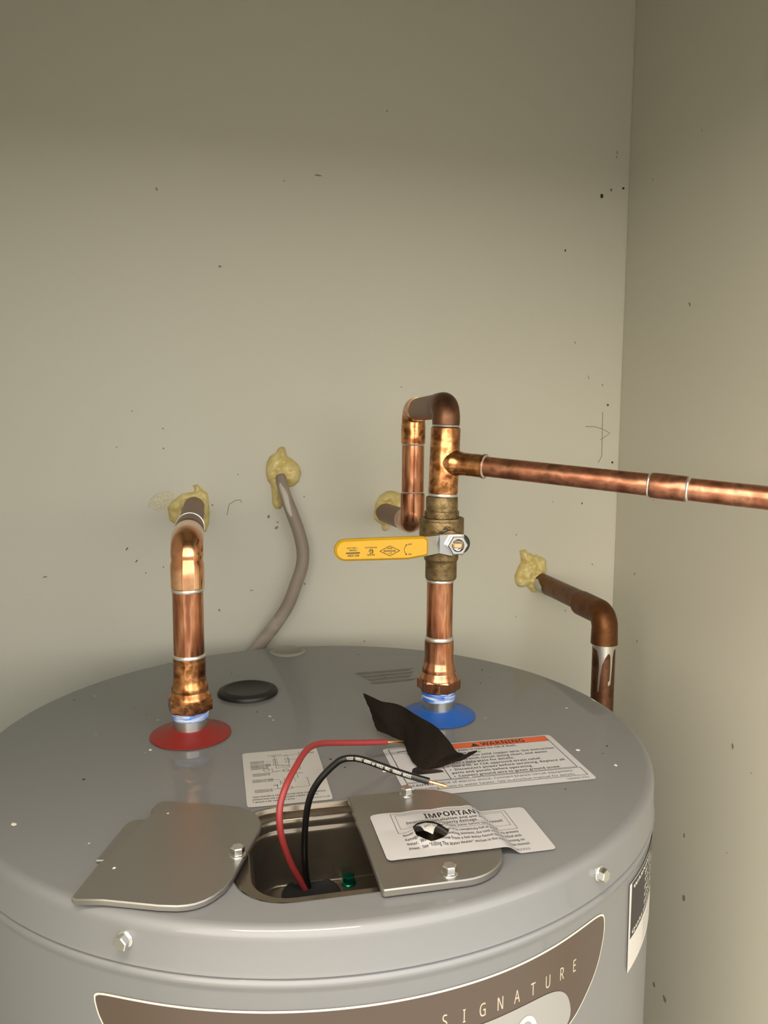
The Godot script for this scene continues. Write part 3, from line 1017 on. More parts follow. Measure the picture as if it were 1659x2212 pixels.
	fit_text(im, "MFG", Vector2(535, 168), 90, 40, k, true)
	fit_text(im, "ON", Vector2(180, 48), 60, 40, k, true)
	fit_text(im, "OFF", Vector2(175, 234), 80, 40, k, true)
	var arc := []
	for a in 13:
		arc.append(Vector2(278 + sin(PI * a / 12.0) * 40, 28 + 180.0 * a / 12))
	put_path(im, arc, 7, k)
	put_poly(im, PackedVector2Array([Vector2(262, 14), Vector2(300, 34), Vector2(272, 52)]), k)
	put_poly(im, PackedVector2Array([Vector2(262, 224), Vector2(300, 206), Vector2(272, 190)]), k)
	im.rotate_180()
	var pm := printed(im, "black grip print", 0.4)
	pm.transparency = BaseMaterial3D.TRANSPARENCY_ALPHA_SCISSOR
	pm.alpha_scissor_threshold = 0.4
	var s2 := begin()
	var c := [Vector3(0.0960, 1.6048, -0.5641), Vector3(0.1560, 1.6048, -0.5641), Vector3(0.1560, 1.5940, -0.5641), Vector3(0.0960, 1.5940, -0.5641)]
	quad(s2, c[0], c[1], c[2], c[3], Vector3.BACK, Vector3.BACK, Vector3.BACK, Vector3.BACK, Vector2(0, 0), Vector2(1, 0), Vector2(1, 1), Vector2(0, 1))
	part("grip_print", s2.commit(), pm, o, "black upside-down lettering on the grip")

func slab_mesh_nut(at: Vector3) -> ArrayMesh:
	var s := begin()
	slab_to(s, ngon(6, 0.0083, 0.0), Transform3D(Basis(), at), 0.0056, 0.0007, ngon(20, 0.0043))
	return s.commit()

func supply_loop() -> void:
	var top := Vector3(0.187, T + 0.2595, -0.6045)
	var foot := P(0.1850, 0.1862, -0.605)
	var ax := (top - foot).normalized()
	var o := thing("copper_supply_loop", "copper tee and loop rising above the ball valve and dropping back to the wall", "pipe", foot)
	# tee with its side outlet
	var s := begin()
	lathe_to(s, foot, ax, [[0.0105, 0.0], [0.0118, 0.0016], [0.0121, 0.003], [0.0121, 0.0548], [0.0116, 0.0556], [0.0108, 0.0558]], 48)
	var d := Vector3(0.1725, -0.0172, 0.1644).normalized()
	var c := foot + ax * 0.0276
	lathe_to(s, c, d, [[0.0114, 0.0], [0.0114, 0.0088], [0.0110, 0.0106], [0.0104, 0.0122], [0.0099, 0.0138], [0.0095, 0.0158], [0.0093, 0.018], [0.0092, 0.0205], [0.0092, 0.0345], [0.0099, 0.0350], [0.0099, 0.0362], [0.0085, 0.0368]], 36)
	part("tee", s.commit(), copper_heat(), o, "heat-stained copper tee")
	ring(o, foot + ax * 0.0008, ax, 0.0121, 0.0034)
	ring(o, foot + ax * 0.0570, ax, 0.0113, 0.0024)
	ring(o, c + d * 0.0358, d, 0.0094, 0.0026)
	# front elbow
	var z1 := -0.742
	var rear := P(0.1955, 0.2590, z1)
	var a0 := foot + ax * 0.058
	var cor := top
	var mid := cor.lerp(rear, 0.2)
	var pts := bent([a0, cor, mid], 0.0125, 12)
	var rad := even(pts.size(), 0.0113)
	rad[0] = 0.0112
	part("elbow", tube(pts, rad, 44), copper_dark(), o, "brown oxidised copper elbow")
	part("loop_pipe", tube([cor.lerp(rear, 0.18), cor.lerp(rear, 0.86)], [0.0107, 0.0107], 40), copper_weathered(), o)
	# rear elbow down
	var down := P(0.1955, 0.2262, z1)
	pts = bent([cor.lerp(rear, 0.80), rear, down], 0.0125, 12)
	rad = even(pts.size(), 0.0116)
	rad[0] = 0.0112
	pts.insert(pts.size() - 1, P(0.1955, 0.244, z1))
	rad.insert(rad.size() - 1, 0.0120)
	rad[-1] = 0.0120
	part("elbow", tube(pts, rad, 44), copper_heat(), o, "heat-tinted copper elbow")
	ring(o, P(0.1955, 0.2248, z1), Vector3.UP, 0.0113)
	part("riser", lathe(P(0.1955, 0, z1), Vector3.UP, [[0.0111, 0.17], [0.0111, 0.23]], 44), copper(), o)
	ring(o, P(0.1955, 0.1776, z1), Vector3.UP, 0.0113)
	pts = bent([P(0.1955, 0.1765, z1), P(0.1955, 0.1478, z1), P(0.1965, 0.1462, z1 - 0.032)], 0.0128, 12)
	rad = even(pts.size(), 0.0121)
	part("elbow", tube(pts, rad, 44), copper(), o, "bright copper elbow below the riser")
	part("wall_pipe", tube([P(0.1963, 0.1465, z1 - 0.02), P(0.1988, 0.1411, WZ - 0.02)], [0.0111, 0.0111], 40), copper_weathered(), o)
	var e0 := P(0.1966, 0.146, z1 - 0.0325)
	ring(o, e0, Vector3(0.02, -0.04, -1).normalized(), 0.0117, 0.003)

func branch_pipe() -> void:
	var d := Vector3(0.1725, -0.0172, 0.1644).normalized()
	var c := P(0.1858, 0.2138, -0.6047)
	var o := thing("branch_pipe", "thin copper pipe running right and forward from the tee to the right wall", "pipe", c + d * 0.036)
	part("pipe", tube([c + d * 0.02, c + d * 0.172], [0.00795, 0.00795], 40), copper_dull(), o)
	part("pipe", tube([c + d * 0.18, c + d * 0.433], [0.00795, 0.00795], 40), copper_dull(), o)
	part("coupling", lathe(c + d * 0.164, d, [[0.0078, 0.0], [0.0088, 0.0004], [0.0090, 0.001], [0.0090, 0.0235], [0.0088, 0.0242], [0.0078, 0.0246]], 40), copper_dull(), o, "copper coupling sleeve")
	ring(o, c + d * 0.1632, d, 0.0088, 0.0022)
	ring(o, c + d * 0.1892, d, 0.0086, 0.0030)

# a stain or drip that hugs an upright pipe: outline in degrees from the viewer's side and height
func on_pipe(c: Vector2, r: float, pts: Array) -> ArrayMesh:
	var poly := PackedVector2Array()
	for p in pts:
		poly.append(Vector2(deg_to_rad(p[0]) * r, p[1]))
	var base := atan2(-c.x, -c.y)
	return sheet(poly, PackedVector2Array(), 0.0008, func(q: Vector2) -> Vector3: return P(c.x + sin(base + q.x / r) * r, q.y, c.y + cos(base + q.x / r) * r), Vector3(sin(base), 0, cos(base)))

func drain_pipe() -> void:
	var x := 0.3975
	var z := -0.718
	var h := 0.0495
	var o := thing("relief_pipe", "dull brown copper pipe turning down behind the right edge of the tank", "pipe", Vector3(x, 0.02, z))
	part("wall_pipe", lathe(P(x, h + 0.002, WZ - 0.02), Vector3.BACK, [[0.0113, 0.0], [0.0113, 0.17]], 40), copper_dark(), o)
	var pts := bent([P(x, h, z - 0.052), P(x, h, z), P(x, 0.0185, z)], 0.0145, 14)
	var rad := even(pts.size(), 0.0133)
	rad[0] = 0.0138
	rad[1] = 0.0133
	rad[-1] = 0.0138
	part("elbow", tube(pts, rad, 44), mottled("brown tarnished copper", [Color(0.33, 0.2, 0.11), Color(0.44, 0.28, 0.15), Color(0.38, 0.24, 0.13)], [0.25, 0.55, 0.8], 0.45, 0.75, 12.0, 0.012, 6), o, "brown tarnished copper elbow")
	part("drop_pipe", lathe(Vector3(x, 0, z), Vector3.UP, [[0.0118, 0.02], [0.0118, T + 0.03]], 44), copper_dark(), o)
	part("solder_drip", on_pipe(Vector2(x, z), 0.0121, [[-80, 0.0186], [80, 0.0186], [80, 0.0155], [55, 0.0135], [48, 0.006], [46, -0.006], [40, -0.022], [28, -0.024], [26, -0.0195], [34, -0.018], [36, -0.004], [34, 0.008], [26, 0.012], [8, 0.006], [-6, -0.002], [-12, -0.014], [-18, -0.03], [-24, -0.031], [-23, -0.016], [-20, -0.004], [-24, 0.006], [-34, 0.013], [-60, 0.015]]), solder(), o, "silvery solder run")
	var paint := PackedVector2Array([Vector2(-1.9, 0), Vector2(0.4, 0), Vector2(0.6, 0.018), Vector2(0.0, 0.034), Vector2(-0.6, 0.03), Vector2(-1.1, 0.04), Vector2(-1.7, 0.034)])
	for i in paint.size():
		paint[i].x *= 0.0116
	part("paint_smear", sheet(paint, PackedVector2Array(), 0.0012, func(q: Vector2) -> Vector3: return P(x + cos(q.x / 0.0116 + PI) * 0.0116, h + 0.002 - sin(q.x / 0.0116 + PI) * 0.0116, WZ + q.y), Vector3(-0.7, -0.3, 0.6)), wall_paint(), o, "grey wall paint smear")

func cable() -> void:
	var o := thing("flat_cable", "flat paint-smeared cable bending from the foamed hole down behind the tank", "cable", P(0.0523, -0.0029, -0.86))
	var pts := smooth_path([P(0.0764, 0.1857, -0.885), P(0.0764, 0.1840, -0.872), P(0.0779, 0.1734, -0.862), P(0.0815, 0.1608, -0.857), P(0.0873, 0.1444, -0.855), P(0.0942, 0.1247, -0.8545), P(0.0985, 0.1037, -0.8545), P(0.0971, 0.0854, -0.8545), P(0.0907, 0.0661, -0.855), P(0.0814, 0.0417, -0.8565), P(0.0674, 0.0182, -0.862), P(0.0523, -0.0029, -0.868), P(0.0413, -0.0173, -0.87), P(0.02, -0.05, -0.87)], 6)
	var rad := []
	for i in pts.size():
		rad.append(0.0058 + 0.0013 * minf(1.0, i / 34.0))
	var s := begin()
	sweep(s, pts, rad, 28, Vector3.ZERO, true, true, 1.0, Vector3(1, 0, 0.05))
	var m := mottled("painted sheath", [Color(0.55, 0.5, 0.45), Color(0.62, 0.57, 0.51), Color(0.72, 0.68, 0.63)], [0.3, 0.55, 0.62], 0.55, 0.0, 4.0, 0.008, 61)
	part("sheath", s.commit(), m, o)
	var sp := []
	var sr := []
	for i in range(5, 30):
		sp.append(pts[i] + Vector3(-0.0012 + 0.0006 * sin(i * 0.5), 0, 0.0040))
		sr.append(0.0030 * sin(clampf((i - 4) / 26.0, 0, 1) * PI) + 0.0006)
	part("plaster_smear", tube(sp, sr, 24), plain("dry plaster", Color(0.74, 0.71, 0.67), 0.8), o, "dried white plaster smear")

# ---------------------------------------------------------------- spray foam
func foam_blob(called: String, pts: Array, hmax: float, width: float, seed_: int, label: String, hole := PackedVector2Array(), step := 0.0014) -> MeshInstance3D:
	var poly := PackedVector2Array(pts)
	var n := FastNoiseLite.new()
	n.seed = seed_
	n.frequency = 90.0
	n.fractal_octaves = 2
	var at := func(q: Vector2) -> Vector3:
		var inside := Geometry2D.is_point_in_polygon(q, poly)
		var d := nearest(q, poly).distance_to(q) if inside else 0.0
		var k := minf(d / width, 1.0)
		var h := hmax * sqrt(1.0 - (1.0 - k) * (1.0 - k)) * (0.85 + 0.3 * n.get_noise_2d(q.x, q.y))
		return P(q.x, q.y, WZ + 0.0002 + h)
	# the outline itself is frayed a little
	var m := mottled("yellow spray foam", [Color(0.77, 0.69, 0.42), Color(0.84, 0.77, 0.5), Color(0.87, 0.8, 0.57)], [0.3, 0.55, 0.75], 0.4, 0.0, 14.0, 0.014, 71)
	return single(called, sheet(poly, hole, step, at, Vector3.BACK), m, label, "spray foam")

func foam() -> void:
	var f1 := foam_blob("spray_foam", [Vector2(-0.0483, 0.1524), Vector2(-0.0444, 0.1568), Vector2(-0.0389, 0.1618), Vector2(-0.0323, 0.1673), Vector2(-0.0247, 0.1683), Vector2(-0.0187, 0.1691), Vector2(-0.0186, 0.1736), Vector2(-0.0218, 0.1761), Vector2(-0.0147, 0.1772), Vector2(-0.0104, 0.1715), Vector2(-0.0045, 0.1675), Vector2(-0.0035, 0.1601), Vector2(-0.0027, 0.1448), Vector2(-0.0040, 0.1317), Vector2(-0.0069, 0.1238), Vector2(-0.0130, 0.1228), Vector2(-0.0202, 0.1230), Vector2(-0.0310, 0.1266), Vector2(-0.0406, 0.1331), Vector2(-0.0438, 0.1354), Vector2(-0.0465, 0.1377), Vector2(-0.0474, 0.1456)], 0.007, 0.006, 3, "yellow spray foam patch round the pipe above the red flange")
	var film := PackedVector2Array([Vector2(-0.0692, 0.1527), Vector2(-0.0663, 0.1610), Vector2(-0.0597, 0.1671), Vector2(-0.0495, 0.1709), Vector2(-0.0415, 0.1674), Vector2(-0.0411, 0.1624), Vector2(-0.0444, 0.1568), Vector2(-0.0473, 0.1501), Vector2(-0.0510, 0.1502), Vector2(-0.0542, 0.1513), Vector2(-0.0564, 0.1486), Vector2(-0.0607, 0.1487), Vector2(-0.0649, 0.1526)])
	var nn := FastNoiseLite.new()
	nn.frequency = 300.0
	part("foam_smear", sheet(film, PackedVector2Array(), 0.0009, func(q: Vector2) -> Vector3: return P(q.x, q.y, WZ + 0.0006 + 0.0012 * absf(nn.get_noise_2d(q.x, q.y))), Vector3.BACK), mottled("thin dried foam", [Color(0.71, 0.69, 0.58), Color(0.8, 0.78, 0.7), Color(0.73, 0.7, 0.55)], [0.3, 0.5, 0.7], 0.4, 0.0, 40.0, 0.03, 72), f1, "thin pale smear of dried foam")
	foam_blob("spray_foam_001", [Vector2(0.0603, 0.1947), Vector2(0.0615, 0.2014), Vector2(0.0649, 0.2080), Vector2(0.0721, 0.2125), Vector2(0.0738, 0.2164), Vector2(0.0772, 0.2192), Vector2(0.0820, 0.2186), Vector2(0.0845, 0.2086), Vector2(0.0916, 0.2041), Vector2(0.0961, 0.2001), Vector2(0.0989, 0.1956), Vector2(0.1005, 0.1888), Vector2(0.0982, 0.1798), Vector2(0.0925, 0.1742), Vector2(0.0869, 0.1731), Vector2(0.0802, 0.1743), Vector2(0.0778, 0.1642), Vector2(0.0789, 0.1528), Vector2(0.0766, 0.1483), Vector2(0.0710, 0.1484), Vector2(0.0671, 0.1541), Vector2(0.0667, 0.1688), Vector2(0.0657, 0.1756), Vector2(0.0624, 0.1801), Vector2(0.0608, 0.1868)], 0.016, 0.018, 4, "bulging yellow spray foam blob with a drip where the flat cable enters")
	foam_blob("spray_foam_002", [Vector2(0.1863, 0.1429), Vector2(0.1873, 0.1497), Vector2(0.1884, 0.1545), Vector2(0.1932, 0.1618), Vector2(0.2007, 0.1670), Vector2(0.2082, 0.1674), Vector2(0.2170, 0.1647), Vector2(0.2246, 0.1598), Vector2(0.2291, 0.1517), Vector2(0.2292, 0.1410), Vector2(0.2238, 0.1331), Vector2(0.2140, 0.1280), Vector2(0.2085, 0.1276), Vector2(0.2031, 0.1277), Vector2(0.2037, 0.1239), Vector2(0.2021, 0.1202), Vector2(0.1977, 0.1198), Vector2(0.1958, 0.1230), Vector2(0.1952, 0.1278), Vector2(0.1901, 0.1306), Vector2(0.1868, 0.1339)], 0.013, 0.009, 5, "yellow spray foam ring partly hidden behind the copper riser")
	foam_blob("spray_foam_003", [Vector2(0.3700, 0.0913), Vector2(0.3788, 0.0922), Vector2(0.3808, 0.0880), Vector2(0.3865, 0.0866), Vector2(0.3878, 0.0842), Vector2(0.3929, 0.0853), Vector2(0.3955, 0.0834), Vector2(0.4006, 0.0826), Vector2(0.4051, 0.0783), Vector2(0.4047, 0.0723), Vector2(0.4068, 0.0662), Vector2(0.4037, 0.0615), Vector2(0.3988, 0.0556), Vector2(0.3940, 0.0462), Vector2(0.3930, 0.0378), Vector2(0.3879, 0.0380), Vector2(0.3800, 0.0467), Vector2(0.3757, 0.0451), Vector2(0.3694, 0.0460), Vector2(0.3654, 0.0521), Vector2(0.3646, 0.0605), Vector2(0.3681, 0.0687), Vector2(0.3729, 0.0781), Vector2(0.3715, 0.0853)], 0.012, 0.010, 6, "ragged yellow spray foam above the brown relief pipe")

# ---------------------------------------------------------------- covers, wires, tape
func covers() -> void:
	# loose cover lying turned to the left of the opening
	var o := thing("access_cover", "loose rounded sheet metal cover lying left of the open junction box", "cover", P(-0.02, 0.0005, -0.43))
	var poly := PackedVector2Array([Vector2(-0.0732, -0.3929), Vector2(-0.0637, -0.4234), Vector2(-0.0600, -0.4280), Vector2(-0.0405, -0.4725), Vector2(-0.0401, -0.4798), Vector2(-0.0367, -0.4876), Vector2(-0.0313, -0.4880), Vector2(0.0060, -0.4745), Vector2(0.0150, -0.4699), Vector2(0.0200, -0.4650), Vector2(0.0240, -0.4575), Vector2(0.0257, -0.4478), Vector2(0.0240, -0.4390), Vector2(0.0194, -0.4271), Vector2(0.0067, -0.3923), Vector2(0.0027, -0.3847), Vector2(-0.0027, -0.3790), Vector2(-0.0070, -0.3760), Vector2(-0.0117, -0.3742), Vector2(-0.0160, -0.3738), Vector2(-0.0207, -0.3742), Vector2(-0.0297, -0.3766), Vector2(-0.0571, -0.3871), Vector2(-0.0710, -0.3904)])
	part("plate", slab(poly, on_lid(0.0006), 0.0034, 0.0006), sheet_steel(), o)
	part("tab", slab(PackedVector2Array([Vector2(-0.0664, -0.4292), Vector2(-0.0535, -0.4690), Vector2(-0.0505, -0.4712), Vector2(-0.0380, -0.4698), Vector2(-0.0540, -0.4270)]), on_lid(0.0006), 0.0014, 0.0003), sheet_steel(), o, "stepped tongue of the cover")
	part("hex_screw", screw(P(0.0104, 0.0038, -0.4149), Vector3.UP, 0.1), steel(), o)
	# cover still screwed over the right half of the box
	var c := thing("access_cover_001", "sheet metal cover screwed over the right half of the junction box", "cover", P(0.12, 0.0005, -0.42))
	var ko := PackedVector2Array([Vector2(0.1120, -0.4180), Vector2(0.1116, -0.4083), Vector2(0.1150, -0.4030), Vector2(0.1184, -0.3994), Vector2(0.1215, -0.4000), Vector2(0.1245, -0.4015), Vector2(0.1300, -0.4062), Vector2(0.1322, -0.4100), Vector2(0.1290, -0.4180), Vector2(0.1240, -0.4230), Vector2(0.1160, -0.4230)])
	var body := PackedVector2Array()
	body.append_array(PackedVector2Array([Vector2(0.0832, -0.3640), Vector2(0.0820, -0.3652), Vector2(0.0820, -0.4670), Vector2(0.0832, -0.4682)]))
	for k in 11:
		var a := deg_to_rad(-90 + 9.0 * k)
		body.append(Vector2(0.1270 + cos(a) * 0.030, -0.4382 + sin(a) * 0.030))
	for k in 11:
		var a := deg_to_rad(9.0 * k)
		body.append(Vector2(0.1270 + cos(a) * 0.030, -0.3940 + sin(a) * 0.030))
	part("plate", slab(body, on_lid(0.0008), 0.0042, 0.0006, ko), sheet_steel(), c)
	part("hex_screw", screw(P(0.1197, 0.0048, -0.4628), Vector3.UP, 0.2), steel(), c)
	part("hex_screw", screw(P(0.1200, 0.0048, -0.3712), Vector3.UP, 0.0), steel(), c)
	# paper label over the cover's edge and on to the lid
	var k := Color(0.08, 0.08, 0.08)
	var im := new_img(1200, 620, Color(0.66, 0.65, 0.64))
	put_frame(im, Rect2(150, 28, 890, 270), 4, k)
	put_frame(im, Rect2(180, 50, 830, 190), 3, k)
	fit_text(im, "IMPORTANT", Vector2(385, 132), 440, 94, k, true)
	fit_text(im, "Improper installation and use may result", Vector2(235, 182), 740, 44, k, true)
	fit_text(im, "in property damage.", Vector2(420, 228), 345, 44, k, true)
	fit_text(im, "Fill the tank with water before operating.", Vector2(360, 280), 540, 36, k, true)
	var y := 352
	for t in [["Never turn on power unless it is completely full of water. To prevent", 860], ["damage to the tank and heating element, the tank must be filled with", 860], ["water.  Water must flow from a hot water faucet before turning on", 860], ["power.  See \"Filling The Water Heater\" section in the instruction manual.", 880]]:
		fit_text(im, t[0], Vector2(170, y), t[1], 42, k, true)
		y += 56
	fit_text(im, "100282933", Vector2(840, 585), 180, 32, k)
	var outer := rrect(0.0903, 0.1903, -0.4392, -0.3884, 0.003, 4)
	var hf := func(q: Vector2) -> Vector3:
		var f := smoothstep(0.153, 0.1655, q.x + (q.y + 0.415) * -0.12)
		var lift := 0.0006 * sin((q.x - 0.09) * 160.0) * sin((q.y + 0.42) * 90.0) * (1.0 - f)
		var tear := 0.0018 * exp(-pow((q.distance_to(Vector2(0.122, -0.411)) - 0.0105) / 0.0035, 2.0))
		return P(q.x, lerpf(0.0057, 0.0009, f) + 0.0012 * f * (1.0 - f) * 4.0 + absf(lift) + tear, q.y)
	part("paper_label", sheet(outer, ko, 0.0012, hf, Vector3.UP), printed(im, "important label print", 0.5), c, "wrinkled white paper label with a torn hole")
	var flap := PackedVector2Array([Vector2(0.1158, -0.4230), Vector2(0.1260, -0.4232), Vector2(0.1270, -0.4165), Vector2(0.1238, -0.4120), Vector2(0.1212, -0.4065), Vector2(0.1172, -0.4110)])
	var fi := new_img(200, 200, Color(0.72, 0.71, 0.69))
	put_text(fi, "per in", Vector2(40, 110), 52, k)
	part("torn_flap", sheet(flap, PackedVector2Array(), 0.001, func(q: Vector2) -> Vector3: return P(q.x, 0.0062 + 0.003 * sin((q.y + 0.4235) * 150.0) - 0.002 * absf(q.x - 0.121) * 100.0, q.y), Vector3.UP), printed(fi, "torn flap print", 0.5), c, "torn curled flap of paper")

func wires() -> void:
	var red := [P(0.0532, -0.0467, -0.4527), P(0.0495, -0.0386, -0.4503), P(0.0430, -0.0239, -0.4472), P(0.0378, -0.0066, -0.4441), P(0.0362, 0.0055, -0.4438), P(0.0371, 0.0156, -0.4468), P(0.0418, 0.0241, -0.4539), P(0.0488, 0.0292, -0.4663), P(0.0551, 0.0311, -0.4796), P(0.0613, 0.0307, -0.4905), P(0.0699, 0.0276, -0.5016), P(0.0862, 0.0220, -0.5128), P(0.1042, 0.0174, -0.5206), P(0.1209, 0.0138, -0.5268)]
	var blk := [P(0.0551, -0.0479, -0.4542), P(0.0527, -0.0343, -0.4501), P(0.0514, -0.0168, -0.4461), P(0.0515, -0.0006, -0.4438), P(0.0528, 0.0134, -0.4420), P(0.0554, 0.0235, -0.4405), P(0.0597, 0.0319, -0.4384), P(0.0642, 0.0376, -0.4370), P(0.0682, 0.0419, -0.4356), P(0.0718, 0.0451, -0.4341), P(0.0768, 0.0468, -0.4321), P(0.0831, 0.0470, -0.4287), P(0.0930, 0.0448, -0.4231), P(0.1055, 0.0414, -0.4168), P(0.1196, 0.0383, -0.4102)]
	var cu := plain("bare copper strand", Color(0.93, 0.72, 0.48), 0.25, 1.0)
	var a := thing("red_wire", "red insulated wire with a bare tip arching out of the junction box", "wire", red[0])
	var pr := smooth_path(red, 5)
	part("insulation", tube(pr, even(pr.size(), 0.00205), 24), plain("red insulation", Color(0.53, 0.17, 0.165), 0.48), a)
	part("bare_tip", tube([red[-1], P(0.1340, 0.0118, -0.5294), P(0.1345, 0.0116, -0.5297)], [0.0010, 0.0010, 0.0006], 16), cu, a, "bare copper wire end")
	var b := thing("black_wire", "black insulated wire with white print and a bare tip beside the red wire", "wire", blk[0])
	var pb := smooth_path(blk, 5)
	var ins := plain("black insulation", Color(0.025, 0.025, 0.025), 0.38)
	var im := new_img(2048, 120, Color(0.025, 0.025, 0.025))
	var ink := Color(0.75, 0.73, 0.68)
	put_text(im, "1332  105C  600V or 1032  90C  1000V  MOIS", Vector2(1385, 32), 25, ink, true, 1.03)
	ins.uv1_offset = Vector3(0, 0.33, 0)
	ins.albedo_color = Color.WHITE
	ins.albedo_texture = ImageTexture.create_from_image(im)
	part("insulation", tube(pb, even(pb.size(), 0.0020), 24), ins, b)
	part("bare_tip", tube([blk[-1], P(0.1282, 0.0370, -0.4053), P(0.1288, 0.0368, -0.4049)], [0.0009, 0.0009, 0.0005], 16), cu, b, "bare copper wire end")

func tape_strip() -> void:
	var U := smooth_path([P(0.1178, 0.026, -0.5987), P(0.1285, 0.026, -0.5768), P(0.1407, 0.025, -0.5697), P(0.1491, 0.024, -0.5476), P(0.1576, 0.023, -0.5268), P(0.1616, 0.020, -0.5073), P(0.1641, 0.016, -0.4967), P(0.1706, 0.011, -0.5007), P(0.1753, 0.011, -0.5021), P(0.1819, 0.012, -0.5032)], 5)
	var D := smooth_path([P(0.1229, 0.006, -0.5680), P(0.1297, 0.006, -0.5572), P(0.1368, 0.005, -0.5474), P(0.1377, 0.004, -0.5365), P(0.1372, 0.003, -0.5247), P(0.1379, 0.002, -0.5140), P(0.1426, 0.0016, -0.5036), P(0.1577, 0.003, -0.5028), P(0.1711, 0.007, -0.5019), P(0.1822, 0.011, -0.5031)], 5)
	var rings := []
	var w := 10
	for i in U.size():
		var up: Vector3 = U[i]
		var dn: Vector3 = D[i]
		var dir: Vector3 = (U[mini(i + 1, U.size() - 1)] - U[maxi(i - 1, 0)]).normalized()
		var n := dir.cross(up - dn).normalized()
		if n.z < 0.0:
			n = -n
		var fr := PackedVector3Array()
		for k in w + 1:
			var f := float(k) / w
			var bulge := 0.0016 * sin(f * PI) * sin(i * 0.35) + 0.0005 * sin(f * 9.0 + i * 0.8)
			var jag := dir * (0.0007 * (k % 2)) if i == 0 else Vector3.ZERO
			fr.append(dn.lerp(up, f) + n * bulge - jag)
		for k in w + 1:
			fr.append(fr[w - k] - n * 0.0006)
		rings.append(fr)
	var s := begin()
	loft(s, rings)
	var m := plain("black friction tape", Color(0.1, 0.078, 0.056), 0.85)
	m.metallic_specular = 0.25
	var im := new_img(128, 128, Color.WHITE)
	for y in 128:
		for x in 128:
			var v := 0.5 + 0.25 * (sin(TAU * x / 8.0) + sin(TAU * y / 8.0))
			im.set_pixel(x, y, Color(v, v, v))
	im.bump_map_to_normal_map(3.0)
	m.normal_enabled = true
	m.normal_texture = ImageTexture.create_from_image(im)
	m.normal_scale = 0.8
	m.uv1_triplanar = true
	m.uv1_scale = Vector3.ONE * 50.0
	single("tape_strip", s.commit(), m, "curled strip of black cloth tape standing on the warning label", "tape")

# ---------------------------------------------------------------- marks and crumbs
func mark_mesh(c: Vector3, ex: Vector3, ey: Vector3, n: Vector3, w: float, h: float, turn: float, rng: RandomNumberGenerator) -> ArrayMesh:
	var s := begin()
	var ring_ := []
	for k in 9:
		var a := TAU * k / 9
		var v := Vector2(cos(a) * w / 2, sin(a) * h / 2) * rng.randf_range(0.7, 1.15)
		v = v.rotated(turn)
		ring_.append(c + ex * v.x + ey * v.y)
	for k in 9:
		tri(s, c + n * 0.0004, ring_[k], ring_[(k + 1) % 9], n, n, n)
	return s.commit()

